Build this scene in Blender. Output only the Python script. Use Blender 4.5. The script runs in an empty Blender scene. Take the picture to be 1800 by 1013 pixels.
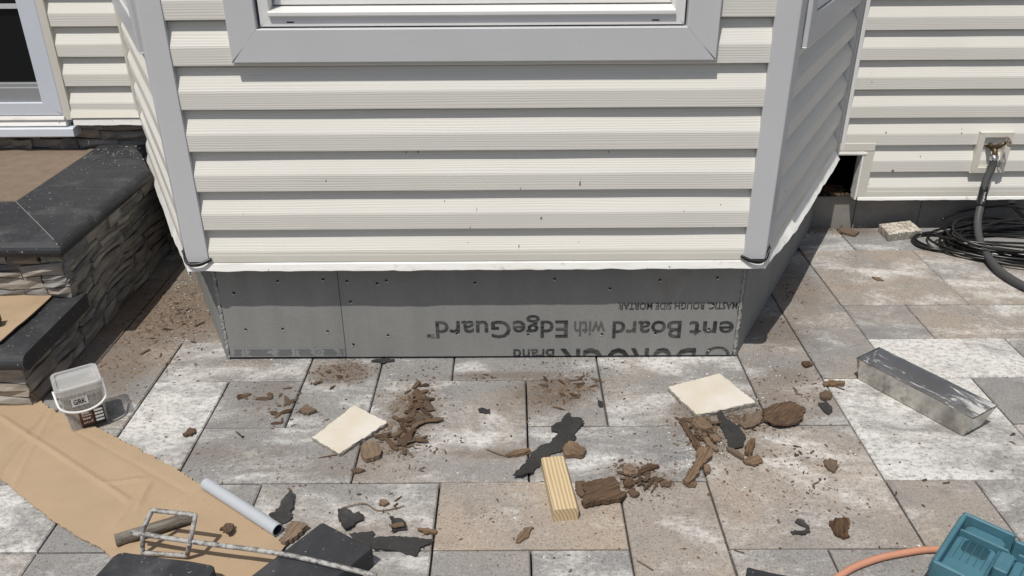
import bpy, bmesh, math, random
from mathutils import Vector, Matrix, noise
random.seed(11)
scene = bpy.context.scene
COL = scene.collection
rad = math.radians

# ---------------------------------------------------------------- camera
CAM_F, CAM_H = 1456.7, 1.5
PIT, ROLL, YAW = rad(26.7693), rad(-.36115), rad(.07825)
_Z = Matrix.Rotation(YAW, 3, 'Z')
FWD = _Z @ Vector((0, math.cos(PIT), -math.sin(PIT)))
UP0 = _Z @ Vector((0, math.sin(PIT), math.cos(PIT)))
RT0 = _Z @ Vector((1, 0, 0))
RT = math.cos(ROLL)*RT0 + math.sin(ROLL)*UP0
UP = -math.sin(ROLL)*RT0 + math.cos(ROLL)*UP0
CAMP = Vector((0, 0, CAM_H))
cam = bpy.data.cameras.new('camera')
cam.sensor_width = 36; cam.lens = CAM_F/1800*36; cam.clip_start = .02; cam.clip_end = 500
co = bpy.data.objects.new('camera', cam); COL.objects.link(co)
mw = Matrix((RT, UP, -FWD)).transposed().to_4x4(); mw.translation = CAMP
co.matrix_world = mw
scene.camera = co

# ---------------------------------------------------------------- sky, sun, exposure
SUN = Vector((.2312, .43, -1)).normalized()          # direction the light travels
w = bpy.data.worlds.new('World'); scene.world = w; w.use_nodes = True
nt = w.node_tree; bg = nt.nodes['Background']
sky = nt.nodes.new('ShaderNodeTexSky'); sky.sky_type = 'NISHITA'; sky.sun_disc = False
sky.sun_elevation = math.asin(-SUN.z); sky.sun_rotation = math.atan2(-SUN.x, -SUN.y)
sky.air_density = 1.0; sky.dust_density = 2.5; sky.ozone_density = .6
nt.links.new(sky.outputs[0], bg.inputs[0]); bg.inputs[1].default_value = .075
sl = bpy.data.lights.new('sun', 'SUN'); sl.energy = 3.5; sl.angle = rad(.53); sl.color = (1, .965, .9)
so = bpy.data.objects.new('sun', sl); COL.objects.link(so)
so.rotation_euler = SUN.to_track_quat('-Z', 'Y').to_euler(); so.location = (-2, -3, 6)
scene.view_settings.view_transform = 'Standard'; scene.view_settings.look = 'None'
scene.view_settings.exposure = 0; scene.view_settings.gamma = 1
scene.view_settings.use_curve_mapping = False

# ---------------------------------------------------------------- measuring helpers (photo pixel -> point on a real plane)
def _ray(x, y): return (x-900)*RT - (y-506.5)*UP + CAM_F*FWD
def G(x, y, z=0.0):
    d = _ray(x, y); return CAMP + d*((z-CAM_H)/d.z)
def WY(x, y, Y):
    d = _ray(x, y); return CAMP + d*(Y/d.y)

# ---------------------------------------------------------------- object helpers
ORG = {}
def tag(o, label=None, cat=None, group=None, kind=None):
    if label: o['label'] = label
    if cat: o['category'] = cat
    if group: o['group'] = group
    if kind: o['kind'] = kind
    return o
def place(o, org, parent=None, ang=0):
    COL.objects.link(o)
    org = Vector(org); ORG[o.name] = org
    if parent is not None:
        o.parent = parent; pa = parent.rotation_euler.z
        o.location = Matrix.Rotation(-pa, 3, 'Z') @ (org - ORG[parent.name]); ang -= pa
    else: o.location = org
    o.rotation_euler = (0, 0, ang)
    return o
def empty(name, org, **k):
    o = bpy.data.objects.new(name, None); o.empty_display_size = .1
    place(o, org); return tag(o, **k)
def add(name, verts, faces, mat, parent=None, smooth=False, ang=0, origin=None, color=None, **k):
    vs = [Vector(v) for v in verts]
    if origin is None:
        n = len(vs); origin = Vector((sum(v.x for v in vs)/n, sum(v.y for v in vs)/n, min(v.z for v in vs)))
    R = Matrix.Rotation(-ang, 3, 'Z')
    me = bpy.data.meshes.new(name)
    me.from_pydata([R @ (v-origin) for v in vs], [], faces)
    bm = bmesh.new(); bm.from_mesh(me); bmesh.ops.recalc_face_normals(bm, faces=bm.faces); bm.to_mesh(me); bm.free()
    me.materials.append(mat)
    if smooth: me.polygons.foreach_set('use_smooth', [True]*len(me.polygons))
    o = bpy.data.objects.new(name, me)
    if color: o.color = color
    place(o, origin, parent, ang)
    return tag(o, **k)
def copy_obj(o, org, parent=None, rot=None, scale=None):
    c = o.copy(); COL.objects.link(c); ORG[c.name] = Vector(org)
    c.parent = parent
    c.location = Vector(org) - (ORG[parent.name] if parent else Vector())
    if rot is not None: c.rotation_euler = rot
    if scale is not None: c.scale = scale
    return c
class MB:
    def __init__(s): s.v = []; s.f = []
    def add(s, v, f):
        n = len(s.v); s.v += [Vector(p) for p in v]; s.f += [tuple(i+n for i in q) for q in f]
    def box(s, a, b, fr=None):
        (x0, y0, z0), (x1, y1, z1) = a, b
        p = [(x, y, z) for z in (z0, z1) for x, y in ((x0, y0), (x1, y0), (x1, y1), (x0, y1))]
        if fr: p = [fr(*q) for q in p]
        s.add(p, [(0, 3, 2, 1), (4, 5, 6, 7), (0, 1, 5, 4), (1, 2, 6, 5), (2, 3, 7, 6), (3, 0, 4, 7)])
    def prism(s, prof, s0, s1, fr):          # profile (o,z) swept along s
        n = len(prof)
        s.add([fr(s0, o, z) for o, z in prof] + [fr(s1, o, z) for o, z in prof],
              [(i, (i+1) % n, (i+1) % n+n, i+n) for i in range(n)] + [tuple(range(n-1, -1, -1)), tuple(range(n, 2*n))])
    def tube(s, pts, r, n=8, caps=True):
        pts = [Vector(p) for p in pts]; m = len(pts)
        rr = r if isinstance(r, (list, tuple)) else [r]*m
        t0 = (pts[1]-pts[0]).normalized()
        a = t0.orthogonal().normalized(); vs = []
        for i, p in enumerate(pts):
            t = (pts[min(i+1, m-1)]-pts[max(i-1, 0)]).normalized()
            a = (a - t*a.dot(t)).normalized(); b = t.cross(a)
            vs += [p + (a*math.cos(2*math.pi*k/n) + b*math.sin(2*math.pi*k/n))*rr[i] for k in range(n)]
        f = [(i*n+k, i*n+(k+1) % n, (i+1)*n+(k+1) % n, (i+1)*n+k) for i in range(m-1) for k in range(n)]
        if caps: f += [tuple(range(n-1, -1, -1)), tuple((m-1)*n+k for k in range(n))]
        s.add(vs, f)
    def obj(s, name, mat, parent=None, **k): return add(name, s.v, s.f, mat, parent, **k)
def spline(pts, n=8):
    P = [Vector(p) for p in pts]; P = [2*P[0]-P[1]] + P + [2*P[-1]-P[-2]]; out = []
    for i in range(1, len(P)-2):
        for k in range(n):
            t = k/n; a, b, c, d = P[i-1:i+3]
            out.append(.5*((2*b) + (c-a)*t + (2*a-5*b+4*c-d)*t*t + (3*b-a-3*c+d)*t**3))
    return out + [P[-2]]
def jit(a): return random.uniform(-a, a)

# ---------------------------------------------------------------- material helpers
class N:
    def __init__(s, name, rough=.6, metal=0.0, spec=.4):
        s.m = bpy.data.materials.new(name); s.m.use_nodes = True
        s.t = s.m.node_tree; s.b = s.t.nodes['Principled BSDF']
        s.b.inputs['Roughness'].default_value = rough; s.b.inputs['Metallic'].default_value = metal
        s.b.inputs['Specular IOR Level'].default_value = spec
    def new(s, k): return s.t.nodes.new(k)
    def put(s, sock, v):
        if isinstance(v, bpy.types.NodeSocket): s.t.links.new(v, sock)
        elif isinstance(v, (tuple, list)) and len(v) == 3 and sock.type == 'RGBA': sock.default_value = (*v, 1)
        else: sock.default_value = v
    def pos(s): return s.new('ShaderNodeNewGeometry').outputs['Position']
    def objc(s): return s.new('ShaderNodeTexCoord').outputs['Object']
    def info(s): return s.new('ShaderNodeObjectInfo')
    def scale(s, v, k):
        n = s.new('ShaderNodeVectorMath'); n.operation = 'MULTIPLY'; s.put(n.inputs[0], v); s.put(n.inputs[1], k); return n.outputs[0]
    def vadd(s, v, k):
        n = s.new('ShaderNodeVectorMath'); n.operation = 'ADD'; s.put(n.inputs[0], v); s.put(n.inputs[1], k); return n.outputs[0]
    def vsub_len(s, v, c, k):      # length((v-c)*k)
        n = s.new('ShaderNodeVectorMath'); n.operation = 'SUBTRACT'; s.put(n.inputs[0], v); s.put(n.inputs[1], c)
        l = s.new('ShaderNodeVectorMath'); l.operation = 'LENGTH'; s.put(l.inputs[0], s.scale(n.outputs[0], k)); return l.outputs['Value']
    def noise(s, v, sc, det=4, ro=.55, dist=0):
        n = s.new('ShaderNodeTexNoise'); s.put(n.inputs['Vector'], v); n.inputs['Scale'].default_value = sc
        n.inputs['Detail'].default_value = det; n.inputs['Roughness'].default_value = ro; n.inputs['Distortion'].default_value = dist
        return n.outputs[0]
    def math(s, op, a, b=0.0, clamp=False):
        n = s.new('ShaderNodeMath'); n.operation = op; n.use_clamp = clamp; s.put(n.inputs[0], a); s.put(n.inputs[1], b); return n.outputs[0]
    def step(s, v, lo, hi, o0=0.0, o1=1.0):
        n = s.new('ShaderNodeMapRange'); n.interpolation_type = 'SMOOTHSTEP'; s.put(n.inputs[0], v)
        s.put(n.inputs[1], lo); s.put(n.inputs[2], hi); s.put(n.inputs[3], o0); s.put(n.inputs[4], o1); return n.outputs[0]
    def mix(s, f, a, b, mode='MIX'):
        n = s.new('ShaderNodeMix'); n.data_type = 'RGBA'; n.blend_type = mode
        s.put(n.inputs[0], f); s.put(n.inputs[6], a); s.put(n.inputs[7], b); return n.outputs[2]
    def bump(s, h, st=.3, d=.002):
        n = s.new('ShaderNodeBump'); n.inputs['Strength'].default_value = st; n.inputs['Distance'].default_value = d
        s.put(n.inputs['Height'], h); s.put(s.b.inputs['Normal'], n.outputs[0]); return n
    def col(s, c): s.put(s.b.inputs['Base Color'], c); return s
    def rough(s, r): s.put(s.b.inputs['Roughness'], r); return s

def simple(name, c, rough=.6, var=.12, sc=30, metal=0.0, spec=.4, bump=0, bsc=200, local=True):
    n = N(name, rough, metal, spec); p = n.objc() if local else n.pos()
    v = n.noise(p, sc, 5, .65)
    n.col(n.mix(v, tuple(x*(1-var) for x in c), tuple(min(1, x*(1+var)) for x in c)))
    if bump: n.bump(n.noise(p, bsc, 4, .6), bump, .002)
    return n.m

# vinyl siding: embossed wood grain, faint grime, small dark flecks
def make_siding():
    n = N('vinyl_siding', .48, spec=.35); p = n.pos()
    sx = n.new('ShaderNodeSeparateXYZ'); n.put(sx.inputs[0], p)
    wz = n.noise(n.scale(p, (1.4, 1.4, 26)), 1, 2, .5)
    ph = n.math('ADD', n.math('MULTIPLY', sx.outputs[2], 2*math.pi/.0074), n.math('MULTIPLY', wz, 13.0))
    am = n.noise(n.scale(p, (2.0, 2.0, 60)), 1, 1, .5)
    gs = n.math('ADD', n.math('MULTIPLY', n.math('SINE', ph), n.step(am, .3, .65, .15, .5)), .5)
    grime = n.noise(n.scale(p, (2, 2, 3)), 1.5, 5, .6)
    c = n.mix(gs, (.685, .668, .615), (.745, .727, .672))
    c = n.mix(n.step(grime, .45, .75, 0, .18), c, (.58, .56, .51))
    fl = n.noise(n.scale(p, (1, 1, .5)), 60, 1, .5)
    c = n.mix(n.step(n.math('SUBTRACT', fl, n.math('MULTIPLY', sx.outputs[2], .085)), .735, .765, 0, .85), c, (.09, .08, .065))
    n.col(c); n.bump(gs, .35, .0010)
    return n.m
def make_trim(name, c, grain=True):
    n = N(name, .42, spec=.4); p = n.pos()
    s = n.noise(p, 5, 4, .6); cc = n.mix(s, tuple(x*.93 for x in c), tuple(min(1, x*1.05) for x in c))
    d = n.noise(p, 130, 1, .5); cc = n.mix(n.step(d, .8, .84, 0, .7), cc, (.1, .09, .075))
    n.col(cc)
    if grain: n.bump(n.noise(n.scale(p, (4, 4, 200)), 1, 2, .5), .18, .001)
    return n.m
def make_flash():
    n = N('white_flashing', .4, spec=.4); p = n.pos()
    s = n.noise(n.scale(p, (5, 5, 30)), 2, 5, .65)
    c = n.mix(n.step(s, .48, .8), (.84, .83, .80), (.68, .65, .59))
    d = n.noise(n.scale(p, (1, 1, .4)), 70, 3, .6); c = n.mix(n.step(d, .69, .74, 0, .85), c, (.10, .075, .05))
    r = n.noise(p, 14, 5, .7); c = n.mix(n.step(r, .62, .72, 0, .6), c, (.33, .22, .13))
    n.col(c); n.bump(s, .3, .003); return n.m
M_SID = make_siding()
M_TRIMG = make_trim('grey_vinyl_trim', (.555, .56, .573))
M_TRIMW = make_trim('white_vinyl_trim', (.74, .735, .72), False)
M_TRIMB = make_trim('cool_white_frame', (.60, .64, .71), False)
M_CREAM = make_trim('cream_channel', (.64, .615, .55), False)
M_FLASH = make_flash()
M_DARK = simple('cavity_shade', (.018, .016, .014), .95, .4)  # near-black; paints the shade of hollows and gaps behind siding and trim
M_BLACKGAP = simple('black_gap', (.012, .012, .012), .8)  # black for slots, screw pits and the painted shade of frame gaps
M_SHADE = simple('window_blind', (.80, .80, .80), .7, .03)

def make_glass(name, c, a=.0):
    n = N(name, .04, spec=.6); n.col(c); return n.m
M_GLASS = make_glass('dark_window_glass', (.008, .009, .010))

# pavers: tan / grey / charcoal blend, streaked along the paver, white bloom, soil stains
DIRT = [((300, 540), .34, .30, .95), ((255, 580), .2, .2, .7), ((370, 480), .2, .4, .7), ((595, 655), .1, .07, .75), ((715, 730), .085, .17, .9), ((665, 770), .08, .09, .55), ((975, 690), .13, .09, .85),
        ((890, 660), .2, .025, .6), ((905, 720), .05, .13, .45), ((880, 798), .17, .02, .5), ((1260, 745), .14, .12, .6), ((1330, 735), .18, .05, .45), ((1135, 835), .11, .05, .5), ((1365, 580), .12, .12, .55),
        ((190, 640), .17, .17, .65), ((470, 700), .1, .12, .3), ((420, 800), .2, .05, .35), ((560, 820), .2, .06, .3), ((1390, 500), .1, .25, .45), ((1380, 690), .12, .16, .4), ((430, 640), .1, .03, .5), ((1480, 405), .16, .06, .7)]
WHITE = [((1240, 625), .13, .05, .8), ((1310, 780), .18, .06, .7), ((1380, 800), .16, .07, .6), ((740, 790), .1, .05, .5), ((250, 720), .12, .1, .4), ((1000, 860), .08, .05, .4)]
def make_paver():
    n = N('paver_concrete', .82, spec=.25); p = n.pos(); inf = n.info()
    sep = n.new('ShaderNodeSeparateColor'); n.put(sep.inputs[0], inf.outputs['Color'])
    tan, wht, drk = sep.outputs[0], sep.outputs[1], sep.outputs[2]
    off = n.math('MULTIPLY', inf.outputs['Random'], 53.0)
    cmb = n.new('ShaderNodeCombineXYZ'); n.put(cmb.inputs[0], off); n.put(cmb.inputs[1], n.math('MULTIPLY', off, .7))
    q = n.vadd(p, cmb.outputs[0])
    st = n.scale(q, (1.0, 1.55, 1.0))
    big = n.noise(st, 2.6, 3, .5, .3)
    cloud = n.noise(n.scale(q, (1, 1.8, 1)), 3.4, 7, .66, .45)
    fine = n.noise(n.scale(q, (1, 1.5, 1)), 48, 4, .72)
    grit = n.noise(p, 330, 1, .6)
    gran = n.noise(q, 165, 3, .7)
    t = n.math('ADD', n.math('ADD', n.math('SUBTRACT', big, .5), n.math('MULTIPLY', n.math('SUBTRACT', fine, .5), .5)), tan)
    c = n.mix(n.step(t, .22, .98), (.258, .252, .244), (.378, .311, .249))
    dk = n.math('ADD', n.math('MULTIPLY', n.math('SUBTRACT', n.noise(st, 6.5, 6, .68, .4), .5), 1.35), drk)
    c = n.mix(n.step(dk, .28, .66, 0, .75), c, (.175, .178, .185))
    wv = n.math('ADD', n.math('ADD', n.math('MULTIPLY', n.math('SUBTRACT', cloud, .5), 2.5), n.math('MULTIPLY', n.math('SUBTRACT', fine, .5), .75)), wht)
    blob = 0.0
    wob = n.math('MULTIPLY', n.math('SUBTRACT', n.noise(p, 9, 4, .7), .5), 1.7)
    for (x, y), rx, ry, s_ in WHITE:
        g = G(x, y); d = n.vsub_len(p, (g.x, g.y, 0), (1/rx, 1/ry, 0))
        blob = n.math('MAXIMUM', blob, n.math('MULTIPLY', n.step(n.math('ADD', d, wob), 1.25, .25), s_*.42))
    wv = n.math('ADD', wv, blob)
    wm = n.step(wv, .12, .86, 0, .9)
    c = n.mix(wm, c, (.70, .685, .655))
    # pock marks and grit
    c = n.mix(n.step(n.math('SUBTRACT', fine, n.math('MULTIPLY', wm, .12)), .42, .28, 0, .45), c, (.145, .136, .128))
    c = n.mix(n.math('MULTIPLY', n.step(gran, .50, .30, 0, .62), n.math('SUBTRACT', 1.0, n.math('MULTIPLY', wm, .65))), c, (.10, .095, .09)); c = n.mix(n.step(gran, .54, .74, 0, .32), c, (.6, .58, .55))
    pk = n.noise(q, 95, 2, .6); c = n.mix(n.step(pk, .66, .73, 0, .8), c, (.06, .055, .05))
    sp = n.noise(q, 85, 1, .5); c = n.mix(n.step(sp, .76, .80, 0, .8), c, (.74, .72, .69))
    gm = n.noise(p, 11, 6, .72); c = n.mix(n.step(gm, .50, .70, 0, .42), c, (.16, .145, .128))
    soil = 0.0
    for (x, y), rx, ry, s_ in DIRT:
        g = G(x, y); d = n.vsub_len(p, (g.x, g.y, 0), (1/rx, 1/ry, 0))
        soil = n.math('MAXIMUM', soil, n.math('MULTIPLY', n.step(n.math('ADD', d, wob), 1.6, .45), min(1.0, s_*1.2)))
    sn = n.noise(p, 38, 4, .75)
    sm = n.math('MULTIPLY', soil, n.step(sn, .34, .58, .45, 1.0))
    c = n.mix(n.math('MULTIPLY', sm, .95), c, n.mix(n.step(sn, .3, .7), (.075, .053, .036), (.215, .160, .115)))
    n.col(c)
    n.bump(n.math('ADD', fine, n.math('MULTIPLY', gran, .8)), .55, .003)
    n.rough(n.step(wm, 0, 1, .78, .92)); return n.m
M_PAV = make_paver()
M_SAND = simple('bedding_sand', (.055, .05, .045), .95, .4, 20, local=False, bump=.5)

def make_board():
    n = N('cement_board', .85, spec=.2); p = n.pos()
    weave = n.noise(n.scale(p, (420, 420, 260)), 1, 2, .5)
    big = n.noise(n.scale(p, (9, 9, .9)), 1, 5, .65); blot = n.noise(p, 6, 5, .65)
    c = n.mix(big, (.21, .212, .202), (.35, .35, .335))
    c = n.mix(n.step(blot, .52, .68, 0, .5), c, (.32, .312, .29))
    c = n.mix(n.step(n.noise(p, 3.1, 3), .60, .70, 0, .5), c, (.26, .21, .165))
    c = n.mix(n.step(weave, .3, .8, .22, 0), c, (.09, .09, .088))
    sp = n.noise(p, 140, 1); c = n.mix(n.step(sp, .78, .82, 0, .7), c, (.5, .49, .47))
    n.col(c); n.bump(weave, .25, .001); return n.m
M_BOARD = make_board()
M_TSIDE = simple('rough_tile_edge', (.30, .275, .235), .95, .6, 90, bump=.9, bsc=140)
M_BEDGE = simple('board_edge', (.30, .295, .285), .95, .5, 120, bump=.9, bsc=160)
M_TAPE = simple('printed_edge_tape', (.26, .262, .262), .6, .08)
M_TAPEINK = simple('edge_tape_ink', (.15, .152, .153), .7, .1)
def make_ink():
    n = N('stencil_ink', .8, spec=.2); p = n.pos()
    v = n.noise(n.scale(p, (9, 9, 160)), 1, 3, .6); b = n.noise(p, 9, 4, .6)
    f = n.math('ADD', n.math('MULTIPLY', v, .6), n.math('MULTIPLY', b, .6))
    n.col(n.mix(n.step(f, .5, .74, 0, .75), (.028, .028, .028), (.14, .14, .135))); return n.m
M_INK = make_ink()
M_INK2 = simple('faded_ink', (.115, .115, .112), .85, .2, 60)
M_BLOCKF = simple('foundation_concrete', (.27, .252, .225), .9, .4, 9, bump=.5, bsc=120, local=False)

def make_basalt(name='basalt', base=(.025, .0265, .030), dust=.32):
    n = N(name, .55, spec=.45); p = n.objc(); r = n.info().outputs['Random']
    q = n.vadd(p, n.math('MULTIPLY', r, 31))
    a = n.noise(n.scale(q, (3, 9, 9)), 2.2, 6, .65, .4); b = n.noise(q, 5, 6, .7)
    c = n.mix(a, tuple(x*.7 for x in base), tuple(x*1.6 for x in base))
    c = n.mix(n.step(b, .48, .8, 0, dust), c, (.25, .25, .255))
    sp = n.noise(q, 120, 1); c = n.mix(n.step(sp, .73, .77, 0, .8), c, (.45, .44, .42))
    n.col(c); n.bump(n.noise(q, 60, 5, .65), .35, .003); n.rough(n.step(b, .3, .7, .45, .8)); return n.m
M_BAS = make_basalt()
M_BASF = make_basalt('basalt_fine', (.026, .027, .030), .18)
def make_ledge():
    n = N('ledge_stone', .85, spec=.25); p = n.objc(); r = n.info().outputs['Random']
    q = n.vadd(p, n.math('MULTIPLY', r, 77))
    a = n.noise(n.scale(q, (7, 7, 26)), 1, 6, .65)
    base = n.mix(n.step(r, .1, .9), (.18, .177, .172), (.36, .328, .282))
    base = n.mix(n.step(n.math('FRACT', n.math('MULTIPLY', r, 7.3)), .72, .95, 0, .6), base, (.33, .24, .165))
    c = n.mix(n.step(a, .3, .7), n.mix(.45, base, (.03, .03, .03)), n.mix(.3, base, (.5, .47, .43)))
    n.col(c); n.bump(a, .8, .006); return n.m
M_LEDGE = make_ledge()
M_MORTAR = simple('landing_bed', (.19, .142, .105), .95, .35, 22, bump=.6, bsc=150, local=False)
M_DKMORT = simple('dark_mortar', (.035, .033, .030), .95, .3)

def make_wood(name, lo, hi, sc=(4, 40, 40), r=.9):
    n = N(name, r, spec=.2); p = n.objc(); rr = n.info().outputs['Random']
    q = n.vadd(p, n.math('MULTIPLY', rr, 41))
    a = n.noise(n.scale(q, sc), 4, 7, .7, .3); b = n.noise(q, 40, 4, .6)
    c = n.mix(n.step(a, .3, .7), lo, hi); c = n.mix(n.step(b, .55, .75, 0, .5), c, tuple(x*.4 for x in lo))
    c = n.mix(n.math('MULTIPLY', n.math('FRACT', n.math('MULTIPLY', rr, 9.7)), .35), c, (.30, .25, .20))
    n.col(c); n.bump(a, .9, .004); return n.m
M_ROT = make_wood('rotten_wood', (.033, .019, .011), (.150, .088, .050))
M_ROTL = make_wood('pale_rotten_wood', (.070, .042, .024), (.25, .162, .098))
M_CRUMB = simple('wood_crumbs', (.14, .095, .062), .95, .6, 20, local=False)
M_CRUMBW = simple('mortar_crumbs', (.62, .60, .56), .95, .2, 20, local=False)
M_CRUMBK = simple('dark_crumbs', (.03, .028, .026), .95, .3, 20, local=False)
def make_felt():
    n = N('tar_paper', .48, spec=.5); p = n.objc()
    a = n.noise(p, 60, 5, .7); c = n.mix(a, (.014, .014, .014), (.055, .052, .050))
    sp = n.noise(p, 210, 1); c = n.mix(n.step(sp, .70, .76, 0, .5), c, (.25, .24, .23))
    n.col(c); n.bump(a, .6, .003); return n.m
M_FELT = make_felt()
def make_pine():
    n = N('pine_lumber', .6, spec=.3); p = n.objc()
    wv = n.new('ShaderNodeTexWave'); wv.wave_type = 'RINGS'; wv.rings_direction = 'X'
    n.put(wv.inputs['Vector'], n.vadd(n.scale(p, (.25, 1, 1)), (0, .085, .012)))
    wv.inputs['Scale'].default_value = 36; wv.inputs['Distortion'].default_value = 1.6; wv.inputs['Detail'].default_value = 2; wv.inputs['Detail Scale'].default_value = 1.5
    a = n.noise(n.scale(p, (6, 90, 90)), 2, 4, .6)
    c = n.mix(n.step(wv.outputs[0], .25, .85), (.58, .47, .30), (.40, .275, .14))
    c = n.mix(n.math('MULTIPLY', a, .3), c, (.66, .55, .36)); n.col(c); n.bump(a, .25, .001); return n.m
M_PINE = make_pine()
def make_card():
    n = N('cardboard', .85, spec=.15); p = n.pos()
    a = n.noise(p, 6, 5, .6); f = n.noise(n.scale(p, (60, 60, 60)), 4, 3)
    c = n.mix(a, (.36, .262, .168), (.45, .335, .222)); c = n.mix(n.step(f, .62, .8, 0, .25), c, (.28, .18, .1)); c = n.mix(n.step(n.noise(p, 3.2, 6, .7), .55, .75, 0, .45), c, (.27, .19, .12)); c = n.mix(n.step(n.noise(p, 110, 1), .76, .8, 0, .7), c, (.1, .07, .05))
    ra = n.new('ShaderNodeVectorRotate'); ra.rotation_type = 'Z_AXIS'; n.put(ra.inputs[0], p); ra.inputs['Angle'].default_value = rad(33)
    fl = n.noise(n.scale(ra.outputs[0], (1.5, 170, 1)), 1, 1); n.col(c)
    n.bump(n.math('ADD', n.math('MULTIPLY', fl, .6), n.math('MULTIPLY', a, 2.0)), .22, .003); return n.m
M_CARD = make_card()
def make_tile():
    n = N('cream_limestone', .7, spec=.25); p = n.objc()
    a = n.noise(p, 7, 5, .6); c = n.mix(n.step(a, .35, .7), (.60, .54, .445), (.66, .625, .565))
    d = n.noise(p, 120, 2); c = n.mix(n.step(d, .72, .76, 0, .6), c, (.2, .17, .13)); n.col(c); n.bump(n.noise(p, 90, 4), .2, .002); return n.m
M_TILE = make_tile()
def make_tsurf():
    n = N('rough_white_mortar', .9, spec=.2); p = n.objc()
    a = n.noise(p, 45, 6, .7); c = n.mix(n.step(a, .4, .6), (.33, .28, .22), (.68, .64, .57)); n.col(c); n.bump(a, .9, .005); return n.m
M_TROUGH = make_tsurf()
def make_steel():
    n = N('stainless_steel', .22, 1.0); p = n.objc()
    a = n.noise(p, 16, 5, .6); b = n.noise(n.scale(p, (4, 12, 14)), 3, 7, .72)
    n.col(n.mix(a, (.40, .39, .36), (.58, .57, .55)))
    n.rough(n.step(a, .3, .7, .07, .24)); n.bump(a, .06, .002)
    return n
_s = make_steel(); M_STEEL = _s.m
def make_steel_in():
    n = make_steel(); p = n.objc(); b = n.noise(n.scale(p, (3, 16, 22)), 3, 7, .74, .6)
    sp = n.new('ShaderNodeSeparateXYZ'); n.put(sp.inputs[0], p)
    f = n.step(n.math('ADD', b, n.math('ADD', n.math('MULTIPLY', n.math('ABSOLUTE', sp.outputs[0]), .55), n.math('MULTIPLY', sp.outputs[0], .25))), .56, .70, 0, .92)
    n.col(n.mix(f, (.50, .50, .505), (.74, .73, .71))); n.put(n.b.inputs['Metallic'], n.math('SUBTRACT', 1.0, f)); n.rough(n.step(f, 0, 1, .42, .9)); return n.m
M_STEELIN = make_steel_in()
M_DRIED = simple('dried_compound', (.74, .73, .71), .9, .1, 50, bump=.6)
M_TEAL = simple('teal_plastic', (.065, .170, .215), .5, .4, 16, spec=.45, bump=.12, bsc=260)
M_TEALD = simple('dark_teal_plastic', (.02, .065, .085), .5, .2, 9)
M_BLKP = simple('black_rubber', (.012, .012, .013), .45, .25, 40)
M_CABLE = simple('black_cable', (.012, .012, .012), .32, .2, 40, spec=.5)
M_HOSE = simple('grey_hose', (.065, .066, .068), .55, .12, 30, bump=.15)
M_ORANGE = simple('orange_hose', (.52, .25, .16), .6, .1, 25, bump=.2)
M_PVC = simple('grey_pvc', (.44, .47, .50), .45, .06, 30)
M_PVCIN = simple('pvc_inside', (.06, .065, .07), .7)
M_TUBE = make_wood('weathered_handle', (.08, .068, .052), (.24, .215, .18), (3, 16, 16), .6)
def make_rod():
    n = N('crusted_steel_rod', .6, .35); p = n.objc()
    a = n.noise(p, 60, 6, .7); c = n.mix(n.step(a, .35, .6), (.22, .21, .20), (.44, .43, .41)); n.col(c)
    n.put(n.b.inputs['Metallic'], n.step(a, .42, .55, .7, 0)); n.bump(a, 1.0, .004); return n.m
M_ROD = make_rod()
M_CHROME = N('chrome', .12, 1.0).col((.75, .75, .76)).m
M_BRASS = simple('tarnished_brass', (.13, .095, .055), .45, .45, 60, metal=.7)
M_WHEEL = simple('valve_wheel', (.22, .18, .145), .6, .3, 60, metal=.3)
def make_plastic(name, c, alpha, rough=.25):
    n = N(name, rough, spec=.5); n.col(n.mix(n.noise(n.objc(), 22, 4), tuple(x*.9 for x in c), c))
    tr = n.new('ShaderNodeBsdfTransparent'); mx = n.new('ShaderNodeMixShader'); mx.inputs[0].default_value = alpha
    n.t.links.new(tr.outputs[0], mx.inputs[1]); n.t.links.new(n.b.outputs[0], mx.inputs[2])
    n.t.links.new(mx.outputs[0], n.t.nodes['Material Output'].inputs[0]); return n.m
M_CLEAR = make_plastic('clear_plastic', (.78, .78, .76), .30)
M_MILKY = make_plastic('milky_plastic', (.80, .80, .79), .42, .25)
M_WHITEP = simple('white_plastic', (.72, .72, .70), .4, .05)
def make_screws():
    n = N('bulk_screws', .45, .5); p = n.objc()
    a = n.noise(n.scale(p, (70, 70, 14)), 2, 5, .7); n.col(n.mix(n.step(a, .35, .65), (.11, .10, .085), (.46, .42, .35))); n.bump(a, .9, .006); return n.m
M_SCREWS = make_screws()
M_LBROWN = simple('label_brown', (.10, .036, .014), .5, .1)
M_LBLACK = simple('label_black', (.012, .011, .011), .5, .1)
M_LWHITE = simple('label_white', (.72, .72, .70), .5, .05)

# ================================================================ GROUND AND PATIO
add('ground', [(-80, -80, -.032), (80, -80, -.032), (80, 80, -.032), (-80, 80, -.032)], [(0, 1, 2, 3)], M_SAND, kind='structure')
PX0, PDX, PY0, PDY = -1.1815, .2445, 1.5377, .255
def pX(i): return PX0 + PDX*i
def pY(k): return PY0 + PDY*k
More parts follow.
